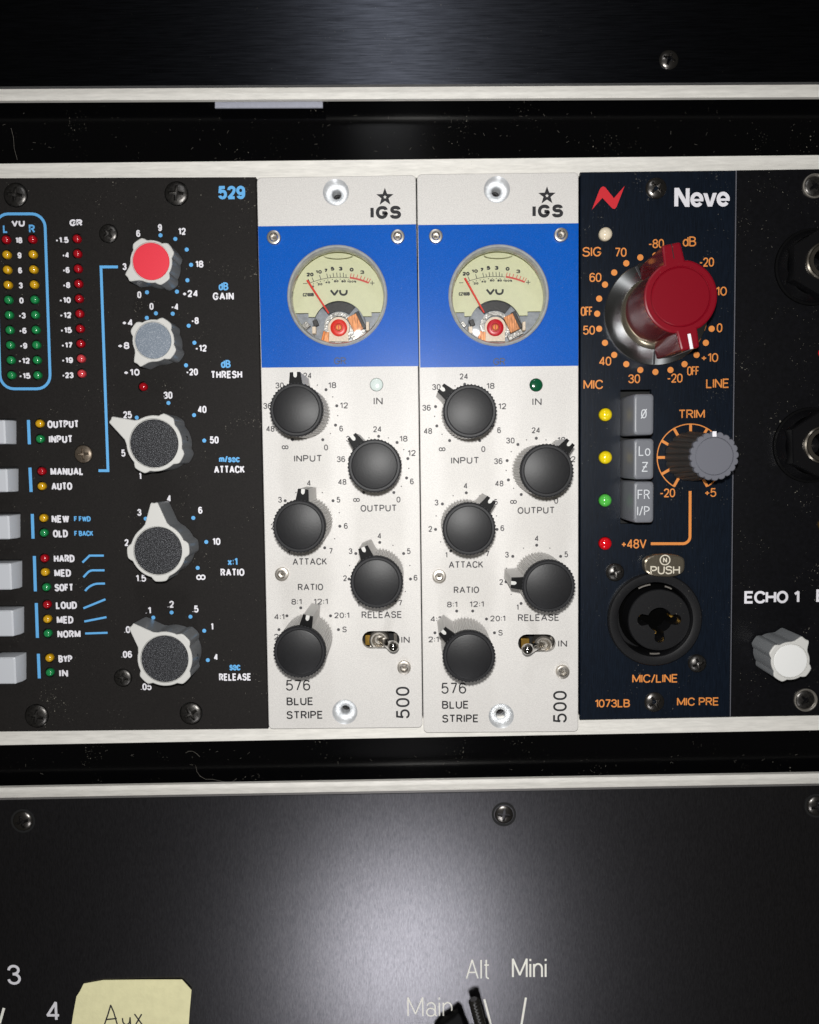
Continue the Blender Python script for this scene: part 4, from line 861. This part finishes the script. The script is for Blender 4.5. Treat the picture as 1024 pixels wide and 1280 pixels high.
nm = [('70', 776, 315.3, 14.3, 11), ('-80', 820.4, 304.5, 19, 11), ('-20', 883.4, 327.6, 18, 11), ('60', 744.4, 346.7, 14.6, 11), ('OFF', 733.6, 389.1, 14.6, 11.3), ('50', 736.4, 412.7, 14.6, 11), ('40', 756.6, 451.4, 15, 11), ('30', 792.9, 473.4, 14.6, 11),
      ('-20', 843.7, 472.6, 19, 11.2), ('OFF', 866.7, 463.6, 15, 11.2), ('+10', 887.2, 447, 21, 11), ('0', 899.6, 409.7, 6.8, 11), ('-10', 898.5, 364, 20, 11)]
mb = MB()
for it in nm: letters(mb, *it, 1.5, pl_)
for k in range(24):
    if k in (0, 2, 4): continue
    a = rd(15*k); o_ = U(819.4+72.8*math.cos(a), 392.1-72.8*math.sin(a), pl_); mb.dot(o_[0], o_[1], 3.8*K, pl_+.03, 20)
part('scale_marking', mb, 'orange', pre)
mb = MB(); cx, cy = 863.4, 571.8
pxline(mb, [(cx+41.8*math.cos(rd(a)), cy-41.8*math.sin(rd(a))) for a in range(240, -61, -6)], 1.3, pl_)
for a in range(240, -61, -30): pxline(mb, [(cx+42*math.cos(rd(a)), cy-42*math.sin(rd(a))), (cx+(32 if a not in (240, 210, -60) else 30)*math.cos(rd(a)), cy-(32 if a not in (240, 210, -60) else 30)*math.sin(rd(a)))], 3.4, pl_, .036)
for it in (('-20', 834.5, 616.1, 19, 11), ('+5', 888.2, 615.7, 14.5, 11)): letters(mb, *it, 1.5, pl_)
pxline(mb, [(862.8, 613.8), (862.6, 679.6, 9), (813.6, 679.6)], 3.5, pl_); part('scale_marking', mb, 'orange', pre)
# maroon winged knob on a polished skirt
HN = 18.2; kn = (D-HN)/F
bx, by, _ = U(852.0, 370.3, HN); at = (bx, by, -.3)
mb = MB()
def two_wing(R, L1, w1, tip):
    pts = []
    y = w1
    for sgn in (1, -1):
        a0 = math.asin(y/R)
        pts += [(sgn*p, sgn*q) for p, q in fillet([(R*math.cos(a0)*.98, -y, .25), (L1, -tip, .5), (L1, tip, .5), (R*math.cos(a0)*.98, y, .25)])]
        for k in range(1, 30):
            a = a0+(PI-2*a0)*k/30; pts.append((sgn*R*math.cos(a), sgn*R*math.sin(a)))
    return pts
RN = 45.2*kn; OL = ccw(two_wing(RN, 65.5*kn, 13.0*kn, 11.6*kn))
mb.rings([[(x*.97, y*.97, .9) for x, y in OL], [(x, y, HN-.35) for x, y in OL]], 1, cap=False)
mb.rings([[(x, y, HN-.35) for x, y in OL], [(x, y, HN-.1) for x, y in offset(OL, -.12)], [(x, y, HN) for x, y in offset(OL, -.4)]], cap=False)
mb.poly(offset(OL, -.4), HN, 0, [circ(0, 0, RN-1.35, 64)])
mb.lathe([(RN-1.35, HN), (RN-1.55, HN-.22), (RN-1.8, HN-.05)], 64)
kn_ = part('knob', mb.mesh('knob', ['maroon', 'marside']), None, pre, at, rd(101), 'large maroon winged gain knob')
mb = MB(); mb.prism(rrect(-65.4*kn, -46.5*kn, -2.0*kn-.25, 2.0*kn-.25, .1), HN-.02, HN+.05, .02)
mb.add([(-65.5*kn, -2.0*kn-.25, HN), (-65.5*kn, 2.0*kn-.25, HN), (-65.5*kn, 2.0*kn-.25, 5), (-65.5*kn, -2.0*kn-.25, 5)], [(0, 1, 2, 3)]); sub('indicator_line', mb.mesh('indicator_line', 'white'), kn_)
mb = MB(); mb.prism(rrect(47*kn, 65.2*kn, -.09, .09, .04), HN-.01, HN+.015, .005); sub('groove', mb.mesh('groove', 'dark'), kn_)
u, v, _ = U(820.6, 391.6, 0)
mb = MB(); mb.lathe([(63.6*K, -.1), (63.6*K, .35), (62.8*K, .5), (44.6*K, .7), (44.6*K, .5)], 96, (0, 0, 0))
skm = mat('polished_skirt', (186, 189, 192), .16, metal=1, bump=.002, bscale=1.0, aniso=.95)
_n = skm.node_tree; _t = _n.nodes.new('ShaderNodeTangent'); _t.direction_type = 'RADIAL'; _t.axis = 'Y'; _n.links.new(_t.outputs[0], _n.nodes['Principled BSDF'].inputs['Tangent'])
sk = mb.mesh('skirt', skm)
so = part('skirt', sk, None, pre, (u, v, -.3)); 
mb = MB(); mb.lathe([(44.6*K, .6), (44.2*K, 1.5), (42.6*K, 1.75), (40*K, 2.2), (38*K, 2.3)], 72); sub('collar', mb.mesh('collar', mat('collar_metal', (175, 165, 145), .25, metal=.9)), so)
mb = MB()
for a in (rd(114), rd(-93)): mb.prism([(r*math.cos(a)-s_*math.sin(a), r*math.sin(a)+s_*math.cos(a)) for r, s_ in ((46*K, -1.1*K), (62.5*K, -1.1*K), (62.5*K, 1.1*K), (46*K, 1.1*K))], .3, .82, .02)
sub('skirt_mark', mb.mesh('skirt_mark', 'blackink'), so)
# push buttons
for (y0, y1, tx) in ((491.9, 544.0, [('Ø', 805, 517.2, 8, 13)]), (548.0, 599.5, [('Lo', 805.8, 563.5, 14.5, 12.6), ('ƶ', 806.2, 583.6, 8, 12.2)]), (601.7, 653.8, [('FR', 804.8, 618.2, 15.2, 12.2), ('I/P', 804.4, 638.6, 15.6, 12.8)])):
    Hb = 9.8; P = [U(x, y, Hb)[:2] for x, y in ((792, y1), (817.6, y1), (817.6, y0), (792, y0))]
    u0, u1, v0, v1 = P[0][0], P[1][0], P[0][1], P[2][1]
    mb = MB(); R4 = lambda e: rrect(u0-e, u1+e, v0-e, v1+e, .75)
    mb.rings([[(a, b, -2) for a, b in R4(.02)], [(a, b, Hb-.6) for a, b in R4(.0)], [(a, b, Hb-.2) for a, b in R4(-.14)], [(a, b, Hb-.03) for a, b in R4(-.38)], [(a, b, Hb) for a, b in R4(-.6)]])
    bt = part('push_button', mb, 'btngrey', pre)
    mb = MB()
    for t_ in tx: letters(mb, *t_, 1.3, Hb, lift=.03, gap=.24)
    part('button_print', mb, 'btnink', bt)
# trim knob
HT = 16.2; kt = (D-HT)/F; bx, by, _ = U(894, 570.2, HT)
def scallop(R, n, d, m=8): return [((R-d+d*abs(math.cos(PI*i/m))**.6*1.0)*math.cos(2*PI*i/(n*m)+.05), (R-d+d*abs(math.cos(PI*i/m))**.6)*math.sin(2*PI*i/(n*m)+.05)) for i in range(n*m)]
mb = MB(); P = scallop(30.6*kt, 20, .42); Pb = scallop(31*K, 20, .42)
mb.rings([[(x, y, .4) for x, y in Pb], [(x*1.0, y*1.0, 1.2) for x, y in Pb], [(x*.93, y*.93, HT-3) for x, y in P], [(x*.97, y*.97, HT-.9) for x, y in P]], cap=True)
tk = part('knob', mb.mesh('knob', 'trimblk'), None, pre, (bx, by, -.3), 0, 'scalloped trim knob with a grey cap')
mb = MB(); mb.rings([[(x, y, HT-1.2) for x, y in P], [(x, y, HT-.15) for x, y in P], [(x, y, HT) for x, y in offset(P, -.15)]], cap=False); mb.poly(offset(P, -.15), HT, 0, [circ(0, 0, 24*kt, 48)])
mb.lathe([(24*kt, HT), (23.6*kt, HT-.18), (22.8*kt, HT-.04)], 48)
sub('cap', mb.mesh('cap', 'trimgrey'), tk)
mb = MB(); mb.prism(rrect(-.5, .36, 24.2*kt, 30.6*kt, .1), HT-.02, HT+.04, .02); mb.prism(rrect(-.35, .35, 30.3*kt, 30.9*kt, .05), HT-2, HT+.03, .02); sub('indicator_line', mb.mesh('indicator_line', 'white'), tk)
# combo jack
u, v, _ = U(jx, jy, 0)
mb = MB(); mb.lathe([(59*K, -.3), (59*K, .7), (57.5*K, 1.05), (52*K, 1.1), (47.5*K, .9), (46.5*K, .2), (45.8*K, -2), (45.6*K, -7.5)], 72, (u, v, 0)); jk = part('input_jack', mb, 'xlr', pre)
iu, iv, _ = U(824.3, 775.3, -.4)
kh = []
for k in range(96):
    a = 2*PI*k/96; r = 15.6*K
    for la, ld, lr in ((PI, 20.5*K, 7.8*K), (0, 20.5*K, 6.8*K), (-PI/2, 22.5*K, 6.8*K)):
        d_ = (a-la+PI) % (2*PI)-PI; s_ = ld*math.sin(d_)
        if abs(s_) < lr and abs(d_) < 1: r = max(r, ld*math.cos(d_)+math.sqrt(lr*lr-s_*s_))
    kh.append((iu+.1+r*math.cos(a), iv+.1+r*math.sin(a)))
mb = MB(); R_ = 39.4*K; C_ = circ(iu, iv, R_-.2, 64)
mb.lathe([(R_, -6), (R_, -.6), (R_-.2, -.4)], 64, (iu, iv, 0), capend=False); mb.poly(C_, -.4, 0, [kh])
hh = ccw(kh)[::-1]; mb.rings([[(x, y, -.4) for x, y in hh], [(x, y, -6) for x, y in hh]], cap=False)
part('jack_insert', mb, 'xlr', jk)
mb = MB(); mb.lathe([(44*K, -6.0), (20*K, -6.1)], 40, (iu, iv, 0)); part('jack_well', mb, 'xlrdark', jk)
mb = MB()
for dx_, dy_ in ((-20, 3), (21, 2), (0, -20)): mb.tube([(iu+dx_*K, iv+dy_*K, -6), (iu+dx_*K*1.04, iv+dy_*K, -4.4)], .5, 10)
part('contact', mb, 'gold', jk)
mb = MB()
for a0, a1, r in ((118, 98, 44.5), (75, 62, 43.5), (262, 280, 44)):
    mb.tube([(u+r*K*math.cos(rd(a)), v+r*K*math.sin(rd(a)), .55) for a in range(min(a0, a1), max(a0, a1)+1, 4)], .22, 6)
part('latch_spring', mb, 'steel', jk)
tp = [U(805.5+x/5.12*1.0, 692.6+y/5.12, 2.4)[:2] for x, y in ((0, 60), (2, 42), (18, 22), (60, 5), (110, 0), (160, 0), (215, 6), (250, 20), (262, 40), (262, 95), (250, 120), (215, 140), (170, 148), (90, 146), (45, 138), (12, 118), (0, 95))]
mb = MB(); mb.prism(fillet([(x, y, .6) for x, y in tp], True, 3), .4, 2.4, .45); pt = part('push_tab', mb, 'pushmet', jk)
mb = MB(); letters(mb, 'PUSH', 831.6, 712.6, 37, 10.5, 1.6, 2.4, lift=.06, gap=.2)
o_ = U(831.4, 700, 2.4); mb.stroke(circ(o_[0], o_[1], 6*K, 24), .13, 2.45, True); letters(mb, 'N', 831.4, 700, 5, 6.5, 1.3, 2.4, lift=.05)
part('relief_lettering', mb, 'pushline', pt)
for x, y in ((768.9, 715.3), (871.6, 829.2)): screw(pre, x, y, 13.2, 'screwblk', .1, hgt=.5)

# =================================================================== ECHO MODULE (right, black, cropped by the frame)
ech = thing('patch_module', 'black module at the right edge lettered ECHO 1 with hex nut jack sockets', 'audio module', U(1000, 895, 0))
mb = MB(); mb.plate(quadpx([(921.8, 212.4), (1262, 207.4), (1262, 890.4), (914.2, 896.4)], -.35), -.35, th=1.7, bev=.18); part('faceplate', mb, 'black', ech)
for x, y in ((1018.2, 232.6), (1006.9, 874.8)):
    u, v, _ = U(x, y, -.35); mb = MB(); mb.lathe([(14.8*K, -.35), (14.6*K, .05), (13.4*K, .1), (12.2*K, -.1), (11.6*K, -.3)], 36, (u, v, 0), capend=False); part('screw_cup', mb, 'steel', ech)
    screw(ech, x, y, 13.6, 'screwblk', -.35, hgt=.22)
barrel = mat('jack_barrel_metal', (128, 122, 112), .25, metal=.9, bump=.01, bscale=2)
nutm = mat('nut_black_metal', (13, 13, 15), .28, bump=.01, bscale=2, spec=.5, speck=.2)
for x, y, a in ((1031, 326.5, 90), (1028, 556, 93)):
    u, v, _ = U(x, y, 5.2); R = 41*K
    mb = MB(); mb.lathe([(47*K, -.35), (46.5*K, .1), (41*K, .15)], 56, (u, v, 0), capend=False); part('jack_washer', mb, 'knobblk', ech)
    mb = MB(); hx = [(u+R*math.cos(rd(a+60*k)), v+R*math.sin(rd(a+60*k))) for k in range(6)]
    mb.lathe([(R*1.07, .15), (R*1.05, .6), (R*.90, 2.1)], 48, (u, v, 0), capend=False)
    mb.rings([[(p, q, .4) for p, q in hx], [(p, q, 4.9) for p, q in hx], [(p, q, 5.2) for p, q in offset(ccw(hx), -.22)]], cap=False)
    mb.poly(offset(ccw(hx), -.22), 5.2, 0, [circ(u, v, 22*K, 40)])
    jn = part('jack_nut', mb, nutm, ech)
    mb = MB(); mb.lathe([(22.5*K, 5.0), (22.3*K, 5.7), (20.6*K, 5.9), (20.4*K, 5.6), (19.6*K, 6.2), (15.6*K, 6.2), (14.6*K, 5.6), (14.2*K, -4)], 40, (u, v, 0), capend=False); part('jack_barrel', mb, barrel, jn)
    mb = MB(); mb.lathe([(14.4*K, 2.4), (8*K, -3), (3*K, -3)], 24, (u, v, 0)); part('jack_hole', mb, 'xlrdark', jn)
printed('lettering', ech, 'white', [('ECHO 1', 965, 746.4, 69, 15.8, 3.1), ('E', 1026, 744.5, 11, 15.8, 3.1)], plane=-.35, gap=.2)
u, v, _ = U(1031, 656, -.3); mb = MB(); mb.lathe([(8*K, -.35), (7.6*K, .3), (5.5*K, .35), (5*K, -.2)], 24, (u, v, 0)); part('lamp_ring', mb, 'gold', ech)
led(ech, 1029, 441, 6, 'bred', -.35)
wing_knob(ech, 988.6, 826.4, rd(57), 24.5, 28.5, 34, 6.5, 21.3, 10.5, 'inswhite', .36, 'small grey echo knob with a white insert')
